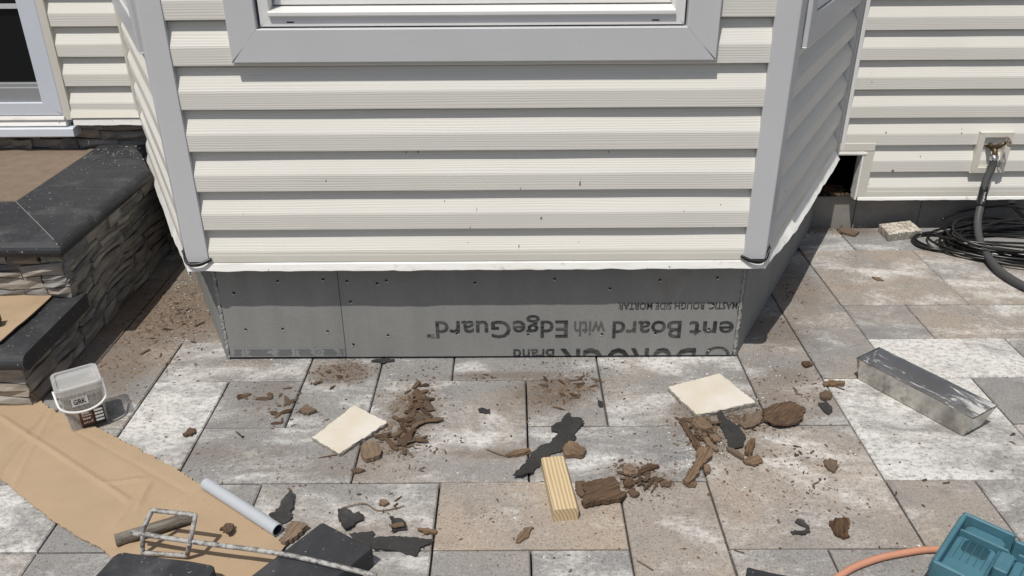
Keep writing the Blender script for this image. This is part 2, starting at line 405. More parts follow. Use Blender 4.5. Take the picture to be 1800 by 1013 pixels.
# (i0,i1,k0,k1, tan, white, dark)
PAV = [(4, 5, -2, 0, .45, .02, .1), (5, 6, -2, 0, .15, .22, .1), (6, 7, -1, 1, .60, .05, .05), (7, 8, -1, 0, .40, .12, .15), (8, 10, -1, 0, .35, .06, .25),
       (-2, 0, -1, 0, .62, .12, 0), (0, 2, -1, 0, .3, .1, .1), (2, 4, -1, 0, .38, .2, .05), (-2, 0, 0, 1, .3, .42, .05), (0, 1, 0, 1, .05, -.1, .2), (1, 2, 0, 1, .1, .05, .1),
       (2, 4, 0, 1, .42, .20, .10), (4, 6, 0, 1, .75, .02, .05), (7, 9, 0, 2, .62, .10, .18), (9, 10, 0, 1, .50, .0, .2), (10, 12, 0, 1, .45, .22, .1),
       (0, 1, 1, 3, .25, .44, .1), (-1, 0, 2, 4, .55, -.1, .1), (-2, 0, 1, 2, .1, .25, .1), (-2, -1, 2, 4, .2, -.1, .2), (0, 2, 3, 4, .32, .20, .15),
       (2, 3, 2, 4, .1, .04, .2), (1, 2, 2, 3, .05, .02, .3), (1, 3, 1, 2, .25, .06, .2), (3, 5, 1, 3, .42, .16, .12), (3, 4, 3, 4, .12, -.05, .2), (4, 6, 3, 4, .10, -.02, .2),
       (5, 6, 2, 3, .42, .03, .3), (5, 7, 1, 2, .15, .19, .35), (6, 8, 2, 4, .35, .17, .05), (8, 9, 2, 4, .45, .02, .15), (8, 9, 4, 5, .2, .05, .2),
       (9, 10, 3, 5, .42, .03, .25), (9, 11, 1, 3, .35, .46, .15), (10, 12, 3, 4, .2, .62, .1), (11, 13, 2, 3, .35, .05, .3), (11, 13, 1, 2, .55, .08, .2), (12, 14, 3, 4, .35, .1, .2),
       (10, 11, 4, 5, .4, .02, .35), (11, 13, 4, 5, .60, .08, .1), (9, 10, 5, 6, .45, -.02, .15), (9, 10, 6, 7, .2, .05, .2), (8, 9, 5, 7, .2, .05, .2), (10, 12, 5, 7, .66, .12, .1),
       (12, 14, 5, 7, .55, .18, .1), (10, 11, 7, 8, .1, .22, .1), (11, 13, 7, 8, .05, .08, .1), (13, 15, 7, 8, .1, .04, .2), (-1, 1, 4, 6, .6, -.05, .05), (-2, -1, 4, 6, .3, -.1, .1), (0, 1, 6, 8, .3, 0, .1), (-1, 0, 6, 8, .3, 0, .1)]
patio = empty('patio', (0, 2, 0), kind='structure')
pmesh = {}
def paver(i0, i1, k0, k1, tan, wh, dk):
    w_, d_ = (i1-i0), (k1-k0); g = .0027
    key = (w_, d_, random.randint(0, 2))
    X0, X1, Y0, Y1 = pX(i0)+g*random.uniform(.6, 1.25), pX(i1)-g*random.uniform(.6, 1.25), pY(k0)+g*random.uniform(.6, 1.2), pY(k1)-g*random.uniform(.6, 1.2)
    c = .0035; z = jit(.0014)
    lv = [(X0, Y0, -.05), (X1, Y0, -.05), (X1, Y1, -.05), (X0, Y1, -.05), (X0, Y0, z-c), (X1, Y0, z-c), (X1, Y1, z-c), (X0, Y1, z-c),
          (X0+c, Y0+c, z+jit(.0008)), (X1-c, Y0+c, z+jit(.0008)), (X1-c, Y1-c, z+jit(.0008)), (X0+c, Y1-c, z+jit(.0008))]
    f = [(0, 1, 5, 4), (1, 2, 6, 5), (2, 3, 7, 6), (3, 0, 4, 7), (4, 5, 9, 8), (5, 6, 10, 9), (6, 7, 11, 10), (7, 4, 8, 11), (8, 9, 10, 11)]
    add('paver', lv, f, M_PAV, patio, color=(max(0, min(1, tan)), max(0, min(1, wh+.12)), max(0, min(1, dk)), 1))
occ = set()
for a in PAV:
    paver(*a)
    for i in range(a[0], a[1]):
        for k in range(a[2], a[3]): occ.add((i, k))
def under_bay(i, k):
    x, y = pX(i+.5), pY(k+.5)
    return y > 2.62 and -.95-(y-2.45)*.5+.15 < x < .75+(y-2.45)*.545-.15
for k in range(-5, 8):
    for i in range(-9, 19):
        if (i, k) in occ or under_bay(i, k): continue
        if i < -3 and k > 3: continue
        ch = [(2, 1), (1, 1), (2, 2), (1, 2)]; random.shuffle(ch)
        for w_, d_ in ch + [(1, 1)]:
            cells = [(i+a, k+b) for a in range(w_) for b in range(d_)]
            if all(c not in occ and not under_bay(*c) and c[1] < 8 for c in cells): break
        for c in cells: occ.add(c)
        paver(i, i+w_, k, k+d_, random.uniform(.1, .65), random.uniform(-.05, .2), random.uniform(.05, .3))

# ================================================================ HOUSE
house = empty('house', (0, 3.6, 0), label='cream vinyl sided house with projecting bay, patio door and bare cement board base', cat='house')
class Wall:
    def __init__(s, O, u, n): s.O, s.u, s.n = Vector((*O, 0)), Vector((*u, 0)).normalized(), Vector((*n, 0)).normalized()
    def __call__(s, a, o, z): return s.O + s.u*a + s.n*o + Vector((0, 0, z))
BF, HF = 2.391, 3.569           # recessed siding plane: bay front, house
FW = Wall((-1.014, BF), (1, 0), (0, -1)); FL = 1.797
RW = Wall((.783, BF), (.545, 1), (1, -.545)); RL = 1.342
LW = Wall((-1.014, BF), (-.504, 1), (-1, -.504)); LL = 1.319
HW = Wall((0, HF), (1, 0), (0, -1))
TOPZ = 2.65
PROF = [(.0035, .0035), (.0040, .0008), (.0140, -.0008), (.0156, .0015), (.0166, .049), (.0158, .0545), (.0014, .0945), (0, .099), (-.003, .118), (-.012, .131)]
def course(wall, part, s0, s1, z0, h, zmax=None, zmin=None, seed=0, deep=1.0):
    k = h/.1255; pr = [((o-.0166)*deep+.0166, z*k) for o, z in PROF]
    if zmax is not None: pr = [p for p in pr if p[1] <= zmax] + [(.0130 if zmax < .05 else .006, zmax)]
    n = max(1, int((s1-s0)/.12)); v = []; f = []; m = len(pr)
    for i in range(n+1):
        s = s0+(s1-s0)*i/n
        for j, (o, z) in enumerate(pr):
            wz = noise.noise(Vector((s*2.3, z0*7+seed, 3.1)))*.0011; wo = noise.noise(Vector((s*3.1, z0*9+seed, j*.15)))*.0011
            v.append(wall(s, o+wo, z0+z+wz))
    for i in range(n):
        for j in range(m-1): f.append((i*m+j, (i+1)*m+j, (i+1)*m+j+1, i*m+j+1))
    return add('siding_course', v, f, M_SID, part)
def wall_part(name, wall, pieces, mat=M_DARK):
    mb = MB()
    for s0, s1, z0, z1 in pieces: mb.box((s0, -.045, z0), (s1, -.032, z1), wall)
    return mb.obj(name, mat, house)

# casing of the front window
CX0, CX1, CZ0 = .230, 1.586, 1.021     # along FW
CIX0, CIX1, CIZ0, CIZ1, CZ1 = .312, 1.498, 1.112, 2.08, 2.17
bayf = wall_part('bay_front_wall', FW, [(0, CIX0, .378, TOPZ), (CIX1, FL, .378, TOPZ), (CIX0, CIX1, .378, CIZ0-.01), (CIX0, CIX1, CIZ1, TOPZ)])
zs = [.508+.1253*k for k in range(-1, 18)]
for z in zs:
    if z > TOPZ-.1: break
    if z < .5: course(FW, bayf, .045, FL-.045, z, .1253)
    elif z < .95 or z > CZ1-.02: course(FW, bayf, .045, FL-.045, z, .1253)
    else:
        course(FW, bayf, .045, CX0+.012, z, .1253); course(FW, bayf, CX1-.012, FL-.045, z, .1253)
        if z < CZ0: course(FW, bayf, CX0+.012, CX1-.012, z, .1253, zmax=.03)
bayr = wall_part('bay_side_wall', RW, [(0, RL, .378, TOPZ)])
bayl = wall_part('bay_side_wall', LW, [(0, LL, .378, TOPZ)])
for z in zs:
    if z > TOPZ-.1: break
    course(RW, bayr, .04, RL-.032-.004*random.random(), z, .1253, seed=5, deep=1.65)
    course(LW, bayl, .04, LL-.032-.004*random.random(), z, .1253, seed=9, deep=1.25)
# house wall: notch by the bay on the right, stone-faced part on the left
HX_R, HX_L, HX_D = 1.452, -1.612, -1.925
hw = wall_part('house_wall', HW, [(1.60, 4.2, .16, TOPZ), (HX_R-.05, 1.60, .40, TOPZ), (HX_D-.02, HX_L+.05, .55, TOPZ), (-4.2, -2.85, .55, TOPZ), (-2.85, HX_D-.02, 2.55, TOPZ)])
for k in range(-2, 19):
    z = .403+.1236*k
    if z > TOPZ-.1: break
    if z < .39: course(HW, hw, 1.594, 4.2, z, .1236, seed=3)
    else: course(HW, hw, HX_R+.012, 4.2, z, .1236, seed=3)
    if z > .5:
        course(HW, hw, HX_D+.012, HX_L-.012, z+.034, .1236, seed=4); course(HW, hw, -4.2, -2.86, z+.034, .1236, seed=4)
# corner posts of the bay (two faces each)
def corner_post(wa, sa, wb, sb, name='corner_post'):
    w_ = .068; mb = MB(); o1 = .0205
    ca = wa(sa, o1, 0); cb = wb(sb, o1, 0)
    # intersection of the two outer planes
    d1, d2 = wa.u, wb.u; A = Vector((ca.x, ca.y)); B = Vector((cb.x, cb.y))
    den = d1.x*d2.y-d1.y*d2.x; t = ((B.x-A.x)*d2.y-(B.y-A.y)*d2.x)/den; C_ = Vector((A.x+d1.x*t, A.y+d1.y*t, 0))
    sgn = 1 if sa == 0 else -1
    e1 = C_ + wa.u*sgn*w_; e2 = C_ + wb.u*w_
    i1 = e1 - wa.n*.02; i2 = e2 - wb.n*.02
    r = .004
    k1 = C_ + wa.u*sgn*r; k2 = C_ + wb.u*r; km = C_*.5 + (k1+k2)*.25
    b1 = e1 - wa.n*.003 + wa.u*sgn*.0015; b2 = e2 - wb.n*.003 + wb.u*.0015
    loop = [i1, b1, e1, k1, km, k2, e2, b2, i2]
    v = [p+Vector((0, 0, z)) for z in (.402, TOPZ) for p in loop]; n = len(loop)
    f = [(i, i+1, i+1+n, i+n) for i in range(n-1)]
    return add(name, v, f, M_TRIMG, house)
corner_post(FW, 0, LW, 0); corner_post(FW, FL, RW, 0)
# inside corner channels
for wall, L, hx, sg in ((RW, RL, HX_R, 1), (LW, LL, HX_L, -1)):
    mb = MB(); z0 = .385 if sg > 0 else .545
    mb.box((L-.03, -.015, z0), (L-.018, .020, TOPZ), wall)
    mb.box((L-.018, -.015, z0), (L-.002, .012, TOPZ), wall)
    x = hx
    mb.box((min(x, x+sg*.016), -.015, z0), (max(x, x+sg*.016), .019, TOPZ), HW)
    mb.box((min(x-sg*.010, x), -.015, z0), (max(x-sg*.010, x), .010, TOPZ), HW)
    mb.obj('inside_corner_channel', M_TRIMW if sg > 0 else M_CREAM, house)
# bottom trims: cream starter lip, then white flashing with a ragged lower edge
def starter(wall, s0, s1, z, parent=house):
    mb = MB(); mb.prism([(-.01, z-.002), (.0165, z-.002), (.0185, z+.002), (.0175, z+.022), (.0165, z+.0265), (.012, z+.0275), (-.01, z+.0275)], s0, s1, wall)
    return mb.obj('starter_trim', M_CREAM, parent)
def flashing(wall, s0, s1, z0, z1, out=.022, rag=.004, seed=0, name='white_flashing', taper=0, flare=.003):
    n = int((s1-s0)/.018); v = []; f = []
    for i in range(n+1):
        s = s0+(s1-s0)*i/n
        e = noise.noise(Vector((s*14, seed, 0)))*rag + abs(noise.noise(Vector((s*45, seed, 4))))*rag*.9
        wo = noise.noise(Vector((s*4, seed, 8)))*.0025
        lo = z0+e-taper*s; fl_ = .006+(flare-.006)*min(1, s/.35) if flare > .005 else flare
        pr = [(-.012, z1), (out-.003, z1), (out+wo, z1-.004), (out+fl_+wo, lo+.002), (out+fl_-.0015+wo, lo), (out+fl_-.005+wo, lo+.001), (out-.004+wo, z1-.006)]
        v += [wall(s, o, z) for o, z in pr]
    m = 7
    for i in range(n):
        for j in range(m-1): f.append((i*m+j, (i+1)*m+j, (i+1)*m+j+1, i*m+j+1))
    return add(name, v, f, M_FLASH, house)
starter(FW, .058, FL-.058, .398); starter(RW, .05, RL-.02, .398); starter(LW, .05, LL-.02, .398)
flashing(FW, -.016, FL+.016, .369, .3965, .020, .004, 1, flare=.0049)
flashing(RW, -.004, RL-.03, .358, .3965, .014, .009, 2, taper=.007, flare=.029)
flashing(LW, -.004, LL-.03, .346, .3965, .016, .014, 3, flare=.014)
starter(HW, 1.60, 4.2, .163); flashing(HW, 1.57, 4.2, .146, .163, .021, .003, 4)
# trim round the notch beside the bay
mb = MB(); mb.prism([(-.02, .376), (.017, .376), (.019, .381), (.018, .412), (.012, .417), (-.02, .417)], HX_R-.02, 1.606, HW)
mb.obj('notch_trim', M_CREAM, house)
mb = MB(); mb.prism([(-.02, .360), (.020, .360), (.022, .366), (.02, .3755), (-.02, .3755)], HX_R-.03, 1.575, HW); mb.obj('notch_flashing', M_FLASH, house)
mb = MB(); mb.box((1.566, -.06, .164), (1.606, .0185, .3755), HW); mb.obj('notch_trim', M_CREAM, house)
mb = MB(); mb.box((1.557, -.03, .15), (1.5655, .0175, .3595), HW); mb.obj('notch_flashing', M_FLASH, house)
# rotten soffit and notch box, near-black to paint the shade of the hollow
mb = MB()
mb.box((1.30, 3.63, .02), (1.75, 3.64, .60), None); mb.box((1.30, 4.02, .02), (1.75, 4.03, .6))
v = [FW(0, -.01, .376), FW(FL, -.01, .376), RW(RL, -.01, .376), LW(LL, -.01, .376)]
mb.v = []; mb.f = []
mb.add(v, [(0, 1, 2, 3)])
mb.add([(1.36, 3.66, .145), (1.62, 3.66, .145), (1.62, 3.98, .145), (1.36, 3.98, .145), (1.36, 3.66, .42), (1.62, 3.66, .42), (1.62, 3.98, .42), (1.36, 3.98, .42)], [(2, 3, 7, 6), (4, 5, 6, 7), (1, 2, 6, 5), (3, 0, 4, 7)])
mb.add([(1.30, 3.60, .147), (1.62, 3.60, .147), (1.62, 4.0, .147), (1.30, 4.0, .147)], [(0, 1, 2, 3)])
mb.obj('soffit_shade_box', M_DARK, house)
# unseen lid added over the walls to keep sunlight out of the hollows
add('light_seal_lid', [(-4.2, 3.56, TOPZ), (-1.60, 3.56, TOPZ), (-1.0, 2.40, TOPZ), (.77, 2.40, TOPZ), (1.44, 3.56, TOPZ), (4.2, 3.56, TOPZ), (4.2, 5.2, TOPZ), (-4.2, 5.2, TOPZ)], [tuple(range(8))], M_DARK, house)
# ---- front window
win = empty('window', FW(FL/2, 0, CZ0)); win.parent = house; win.location = FW(FL/2, 0, CZ0) - ORG['house']
def ring(name, x0, x1, z0, z1, ix0, ix1, iz0, iz1, o0, o1, mat, parent, wall=FW):
    """mitred frame: four boards"""
    g = .0021
    quads = [((x0, z0), (x1, z0), (ix1, iz0), (ix0, iz0)), ((x1, z0), (x1, z1), (ix1, iz1), (ix1, iz0)), ((x1, z1), (x0, z1), (ix0, iz1), (ix1, iz1)), ((x0, z1), (x0, z0), (ix0, iz0), (ix0, iz1))]
    for q in quads:
        cx, cz = sum(p[0] for p in q)/4, sum(p[1] for p in q)/4
        hz = max(p[0] for p in q)-min(p[0] for p in q) > max(p[1] for p in q)-min(p[1] for p in q)
        q = [(p[0]+math.copysign(-g, p[0]-cx), p[1]) if hz else (p[0], p[1]+math.copysign(-g, p[1]-cz)) for p in q]
        b = .002; qi = [(p[0]+(cx-p[0])/max(abs(cx-p[0]), .02)*b, p[1]+(cz-p[1])/max(abs(cz-p[1]), .02)*b) for p in q]
        v = [wall(a, o0, z) for a, z in q] + [wall(a, o1-b, z) for a, z in q] + [wall(a, o1, z) for a, z in qi]
        f = [(i, (i+1) % 4, (i+1) % 4+4, i+4) for i in range(4)] + [(i+4, (i+1) % 4+4, (i+1) % 4+8, i+8) for i in range(4)] + [(8, 9, 10, 11)]
        add(name, v, f, mat, parent)
ring('casing', CX0, CX1, CZ0, CZ1, CIX0, CIX1, CIZ0, CIZ1, -.015, .033, M_TRIMG, win)
f0 = (CIX0+.006, CIX1-.006, CIZ0+.004, CIZ1-.006)
ring('frame', f0[0], f0[1], f0[2], f0[3], f0[0]+.03, f0[1]-.03, f0[2]+.028, f0[3]-.03, -.07, .016, M_TRIMW, win)
mb = MB(); zb = f0[2]+.0275     # projecting nose of the sill
mb.prism([(-.06, zb), (.022, zb), (.026, zb+.003), (.026, zb+.011), (.020, zb+.014), (-.05, zb+.022), (-.06, zb+.022)], f0[0]+.028, f0[1]-.028, FW); mb.obj('sill', M_TRIMW, win)
s0 = (f0[0]+.032, f0[1]-.032, zb+.024, f0[3]-.034)
ring('sash', s0[0], s0[1], s0[2], s0[3], s0[0]+.03, s0[1]-.03, s0[2]+.13, s0[3]-.03, -.068, -.030, M_TRIMW, win)
mb = MB(); mb.box((s0[0]+.028, -.056, s0[2]+.128), (s0[1]-.028, -.052, s0[3]-.028), FW); mb.obj('pane', M_GLASS, win)
mb = MB(); mb.box((CIX0, -.034, CIZ0), (CIX0+.0055, -.002, CIZ1), FW); mb.box((CIX1-.0055, -.034, CIZ0), (CIX1, -.002, CIZ1), FW); mb.box((CIX0, -.034, CIZ0-.001), (CIX1, .002, CIZ0+.0035), FW); mb.obj('gap_shade', M_BLACKGAP, win)  # black strips that paint the shade in the gap between casing and frame
for x in (f0[0]+.075, f0[1]-.09):
    mb = MB(); mb.box((x, .0155, f0[2]+.010), (x+.02, .0166, f0[2]+.0135), FW); mb.obj('weep_slot', M_BLACKGAP, win)
# ---- side windows of the bay
for wall, s0_, s1_, zb_ in ((RW, .085, 1.22, 1.035), (LW, .06, 1.2, 1.035)):
    wn = empty('window', wall(.6, 0, zb_)); wn.parent = house; wn.location = wall(.6, 0, zb_) - ORG['house']
    ring('casing', s0_, s1_, zb_, 2.15, s0_+.085, s1_-.085, zb_+.088, 2.06, -.01, .033, M_TRIMG, wn, wall)
    ring('frame', s0_+.087, s1_-.087, zb_+.09, 2.058, s0_+.125, s1_-.125, zb_+.13, 2.02, -.01, .026, M_TRIMW, wn, wall)
    mb = MB(); mb.box((s0_+.12, -.012, zb_+.125), (s1_-.12, .017, 2.03), wall); mb.obj('pane', M_GLASS, wn)
# ---- patio door on the left
door = empty('patio_door', HW(-2.4, 0, .5)); door.parent = house; door.location = HW(-2.4, 0, .5) - ORG['house']
DZ0, DX1, DX0 = .562, -1.944, -2.84
mb = MB(); mb.prism([(-.03, DZ0-.02), (.022, DZ0-.02), (.022, 2.53), (-.03, 2.53)], HX_D-.019, HX_D+.014, HW); mb.obj('door_channel', M_CREAM, door)
ring('frame', DX0, DX1, DZ0, 2.5, DX0+.075, DX1-.078, DZ0+.055, 2.43, -.03, .024, M_TRIMB, door, HW)
mb = MB(); mb.prism([(-.06, DZ0+.054), (.010, DZ0+.054), (.010, DZ0+.115), (.002, DZ0+.118), (.002, DZ0+.131), (-.06, DZ0+.135)], DX0+.074, DX1-.079, HW); mb.obj('bottom_rail', simple('door_rail', (.27, .28, .29), .5, .06), door)
mb = MB(); mb.box((DX0+.076, -.03, DZ0+.128), (DX1-.08, -.025, 2.43), HW); mb.obj('pane', M_GLASS, door)
mb = MB(); mb.box((DX0+.076, -.024, 1.00), (DX1-.08, -.012, 1.018), HW); mb.obj('muntin', M_TRIMG, door)
mb = MB(); mb.prism([(-.06, .541), (.030, .541), (.034, .546), (.030, .5585), (-.06, .560)], DX0, DX1+.004, HW); mb.obj('threshold', M_FLASH, door)
mb = MB(); mb.prism([(-.06, .513), (.026, .513), (.034, .519), (.026, .5395), (-.06, .5395)], DX0, DX1+.006, HW); mb.obj('sill', M_FLASH, door)
mb = MB(); mb.prism([(-.03, .472), (.046, .472), (.05, .476), (.048, .507), (.038, .5115), (-.03, .5115)], DX0-.2, -1.905, HW); mb.obj('door_step_trim', M_TRIMB, door)
# cream trim and flashing under the left siding
mb = MB(); mb.prism([(-.02, .556), (.030, .548), (.032, .552), (.014, .589), (-.02, .590)], HX_D+.014, HX_L+.005, HW); mb.obj('starter_trim', M_CREAM, house)
flashing(HW, HX_D+.02, HX_L+.02, .517, .5455, .028, .006, 7)
# ---- cement board skirt
YB = 2.437; HB = .374
def board_piece(name, wall, s0, s1, z0, z1, t=.0125, rag=(0, 0)):
    n = 26; v = []; f = []
    for i in range(n+1):
        z = z0+(z1-z0)*i/n
        a = s0 + (abs(noise.noise(Vector((z*60, 3, 1))))*rag[0]); b = s1 - (abs(noise.noise(Vector((z*60, 9, 1))))*rag[1])
        v += [wall(a, 0, z), wall(b, 0, z), wall(b, -t, z), wall(a, -t, z)]
    for i in range(n):
        for j in range(4): f.append((i*4+j, i*4+(j+1) % 4, i*4+4+(j+1) % 4, i*4+4+j))
    f += [(0, 1, 2, 3), (4*n, 4*n+1, 4*n+2, 4*n+3)]
    return add(name, v, f, M_BOARD, house)
BW = Wall((0, YB), (1, 0), (0, -1))
b1 = board_piece('cement_board', BW, -.972, -.5745, .010, HB, rag=(.006, 0))
b2 = board_piece('cement_board', BW, -.5725, .752, .009, HB, rag=(0, .004))
SBR = Wall((.765, YB+.001), (.545, 1), (1, -.545)); SBL = Wall((-.985, YB+.001), (-.504, 1), (-1, -.504))
b3 = board_piece('cement_board', SBR, .004, 1.335, .004, HB, rag=(.004, 0)); b4 = board_piece('cement_board', SBL, .004, 1.33, .004, HB, rag=(.006, 0))
for x, sg in ((-.9775, -1), (.7575, 1)):      # crumbly corner edges
    v = []; f = []; n = 40
    for i in range(n+1):
        z = .010+(HB-.012)*i/n
        for dx, dy in ((-.0045, -.0015), (.0045, -.0015), (.0045, .008), (-.0045, .008)):
            v.append((x+dx+jit(.0022), YB+dy+jit(.002), z))
    for i in range(n):
        for j in range(4): f.append((i*4+j, i*4+(j+1) % 4, i*4+4+(j+1) % 4, i*4+4+j))
    add('broken_edge', v, f, M_BEDGE, b1 if sg < 0 else b2)
add('skirt_backing', [SBL(.02, -.03, 0), BW(-.95, -.03, 0), BW(.74, -.03, 0), SBR(1.3, -.05, 0), SBL(.02, -.03, .37), BW(-.95, -.03, .37), BW(.74, -.03, .37), SBR(1.3, -.05, .37)],
    [(1, 2, 6, 5), (2, 3, 7, 6)], M_DARK, house)
# printed tape along the bottom of the small board
tp = add('edge_tape', [BW(-.966, .0012, .0115), BW(-.577, .0012, .0115), BW(-.577, .0012, .047), BW(-.966, .0012, .047)], [(0, 1, 2, 3)], M_TAPE, b1)
mb = MB()
def prn(x0, x1, z0, z1): mb.add([BW(x0, .0020, z0), BW(x1, .0020, z0), BW(x1, .0020, z1), BW(x0, .0020, z1)], [(0, 1, 2, 3)])
for x0, x1 in ((-.960, -.925), (-.915, -.815), (-.812, -.75), (-.742, -.685), (-.655, -.600), (-.594, -.578)):
    for r_ in range(5):
        z = .017+.0055*r_; a = random.uniform(0, .18)*(x1-x0); b = random.uniform(0, .3)*(x1-x0)
        prn(x0+a, x1-b, z, z+.0026)
for x in (-.920, -.747, -.6795, -.597): prn(x, x+.0012, .013, .046)
for k in range(14):
    a0, a1 = k/14*2*math.pi, (k+.9)/14*2*math.pi
    c_ = (-.667, .030); mb.add([BW(c_[0]+r*math.cos(a), .0020, c_[1]+r*math.sin(a)) for a, r in ((a0, .0085), (a1, .0085), (a1, .0062), (a0, .0062))], [(0, 1, 2, 3)])
mb.obj('edge_print', M_TAPEINK, b1)
# screw heads: dark pits with pale crumbs
mb = MB(); mbw = MB()
for x, y in ((411, 515), (488, 494), (568, 491), (432, 579), (497, 578), (576, 582), (610, 494), (616, 530), (663, 498), (682, 589), (621, 605), (835, 497), (803, 586), (928, 588), (975, 490), (1072, 507), (1058, 587), (1160, 492), (1152, 586), (1261, 488), (1254, 535), (1247, 614), (679, 493), (1246, 578)):
    p = WY(x, y, YB); n = 8
    mb.add([p+Vector((math.cos(k*2*math.pi/n)*.0048, -.0016, math.sin(k*2*math.pi/n)*.0042)) for k in range(n)], [tuple(range(n))])
    q = p+Vector((jit(.003), 0, -.0052)); mbw.add([q+Vector((math.cos(k*2*math.pi/5)*.0042, -.0022, math.sin(k*2*math.pi/5)*.0022)) for k in range(5)], [tuple(range(5))])
mb.obj('screw_heads', M_BLACKGAP, b2, kind='stuff'); mbw.obj('screw_hole_crumbs', M_CRUMBW, b2, kind='stuff')
# stencilled lettering, upside down as the board was hung
def text_mesh(s, bold=0.0):
    cu = bpy.data.curves.new('t', 'FONT'); cu.body = s; cu.resolution_u = 3; cu.offset = bold
    o = bpy.data.objects.new('t', cu); COL.objects.link(o); dg = bpy.context.evaluated_depsgraph_get()
    me = bpy.data.meshes.new_from_object(o.evaluated_get(dg)); bpy.data.objects.remove(o); bpy.data.curves.remove(cu)
    v = [p.co.copy() for p in me.vertices]; f = [tuple(p.vertices) for p in me.polygons]; bpy.data.meshes.remove(me)
    return v, f
def board_text(s, xr, xl, zbase, cap, mat, bold=0.0):
    v, f = text_mesh(s, .012); u0, u1 = min(p.x for p in v), max(p.x for p in v); hc = .73
    vv = [BW(xr-(p.x-u0)/(u1-u0)*(xr-xl), .0014, zbase-p.y/hc*cap) for p in v]
    bm = bmesh.new(); bv = [bm.verts.new(p) for p in vv]
    for q in f:
        try: bm.faces.new([bv[i] for i in q])
        except ValueError: pass
    for co_, no in (((0, 0, .0105), (0, 0, -1)), ((.747, 0, 0), (1, 0, 0))):
        bmesh.ops.bisect_plane(bm, geom=bm.verts[:]+bm.edges[:]+bm.faces[:], plane_co=co_, plane_no=no, clear_outer=True)
    bm.verts.index_update(); V = [x.co.copy() for x in bm.verts]; F = [tuple(x.index for x in q.verts) for q in bm.faces]; bm.free()
    if F: add('lettering', V, F, mat, b2, kind='stuff')
board_text('ment', .832, .594, .1405, .068, M_INK); board_text('Board', .567, .335, .1430, .068, M_INK)
board_text('with', .310, .205, .1440, .060, M_INK2)
board_text('EdgeGuard', .184, -.262, .1470, .068, M_INK)
board_text('TM', -.266, -.292, .0985, .016, M_INK)
board_text('SIDE MASTIC, ROUGH SIDE MORTAR', .812, .350, .213, .026, M_INK)
board_text('DUROCK', .625, .160, .036, .115, M_INK)
board_text('Brand', .140, .000, .0365, .048, M_INK)
# emblem arc at the board's right end
mb = MB()
for k in range(16):
    a0, a1 = math.pi*(.02+.06*k), math.pi*(.02+.06*(k+1))
    mb.add([BW(.700+r*math.cos(a)*.9, .0014, .0105+max(0, r*math.sin(a)*.72)) for a, r in ((a0, .046), (a1, .046), (a1, .034), (a0, .034))], [(0, 1, 2, 3)])
mb.obj('emblem', M_INK, b2)
# ---- foundation along the right wall
fd = empty('foundation', (2.6, 3.63, 0)); fd.parent = house; fd.location = Vector((2.6, 3.63, 0)) - ORG['house']
x = 1.36
for x1 in (1.60, 1.905, 2.21, 2.60, 3.0, 3.4, 3.8, 4.2):
    mb = MB(); mb.box((x+.002, 3.622+jit(.002), -.03), (x1-.002, 3.80, .142)); mb.obj('block', M_BLOCKF, fd); x = x1
mb = MB(); mb.box((1.36, 3.628, -.03), (4.2, 3.70, .140)); mb.obj('joint_fill', M_DKMORT, fd)

# ================================================================ STONE STOOP
stoop = empty('stone_stoop', (-2.3, 2.9, 0), label='dark ledgestone stoop with black bullnose coping beside the patio door', cat='stoop')
SX, SYF, SZ = -1.478, 2.478, .420         # coping edge x, coping front y, top
TY0, TZ = 2.128, .200                     # lower tread front and top
XL = -3.4
def part_empty(name, org, parent):
    e = empty(name, org); e.parent = parent; e.location = Vector(org)-ORG[parent.name]; return e
WAVE = [0.0, 0.0, 1.0]
def wav(s, z):
    k = (z-WAVE[0])/(WAVE[1]-WAVE[0]); return 1.5*math.sin(max(0, min(1, k))*math.pi)*.02*noise.noise(Vector((s*3.3, WAVE[0]*9, .5)))
def stone(fr, s0, s1, z0, z1, dep, parent):
    n = max(2, int((s1-s0)/.05)); m = 2; v = []; f = []; sd = random.random()*100; tl = jit(.006); fr2 = fr
    for j in range(m+1):
        for i in range(n+1):
            a, b = i/n, j/m
            e = 1 if (0 < i < n and 0 < j < m) else 0
            s = s0+(s1-s0)*a + (0 if 0 < i < n else jit(.006)); z = z0+(z1-z0)*b + tl*(a-.5) + (noise.noise(Vector((a*2.5, sd, b*3)))*.007 if j in (0, m) else 0)
            o = dep*(.55+.45*e) + noise.noise(Vector((a*4, b*3, sd)))*.012
            v.append(fr2(s, o, z+wav(s, z)))
    w_ = n+1
    for j in range(m):
        for i in range(n): f.append((j*w_+i, j*w_+i+1, (j+1)*w_+i+1, (j+1)*w_+i))
    bo = [i for i in range(w_)] + [j*w_+n for j in range(1, m+1)] + [m*w_+i for i in range(n-1, -1, -1)] + [j*w_ for j in range(m-1, 0, -1)]
    base = len(v)
    for q in bo:
        p = v[q].copy(); v.append(p - fr.n*(dep+.02))
    L = len(bo)
    for k in range(L): f.append((bo[k], bo[(k+1) % L], base+(k+1) % L, base+k))
    add('stone', v, f, M_LEDGE, parent, smooth=False)
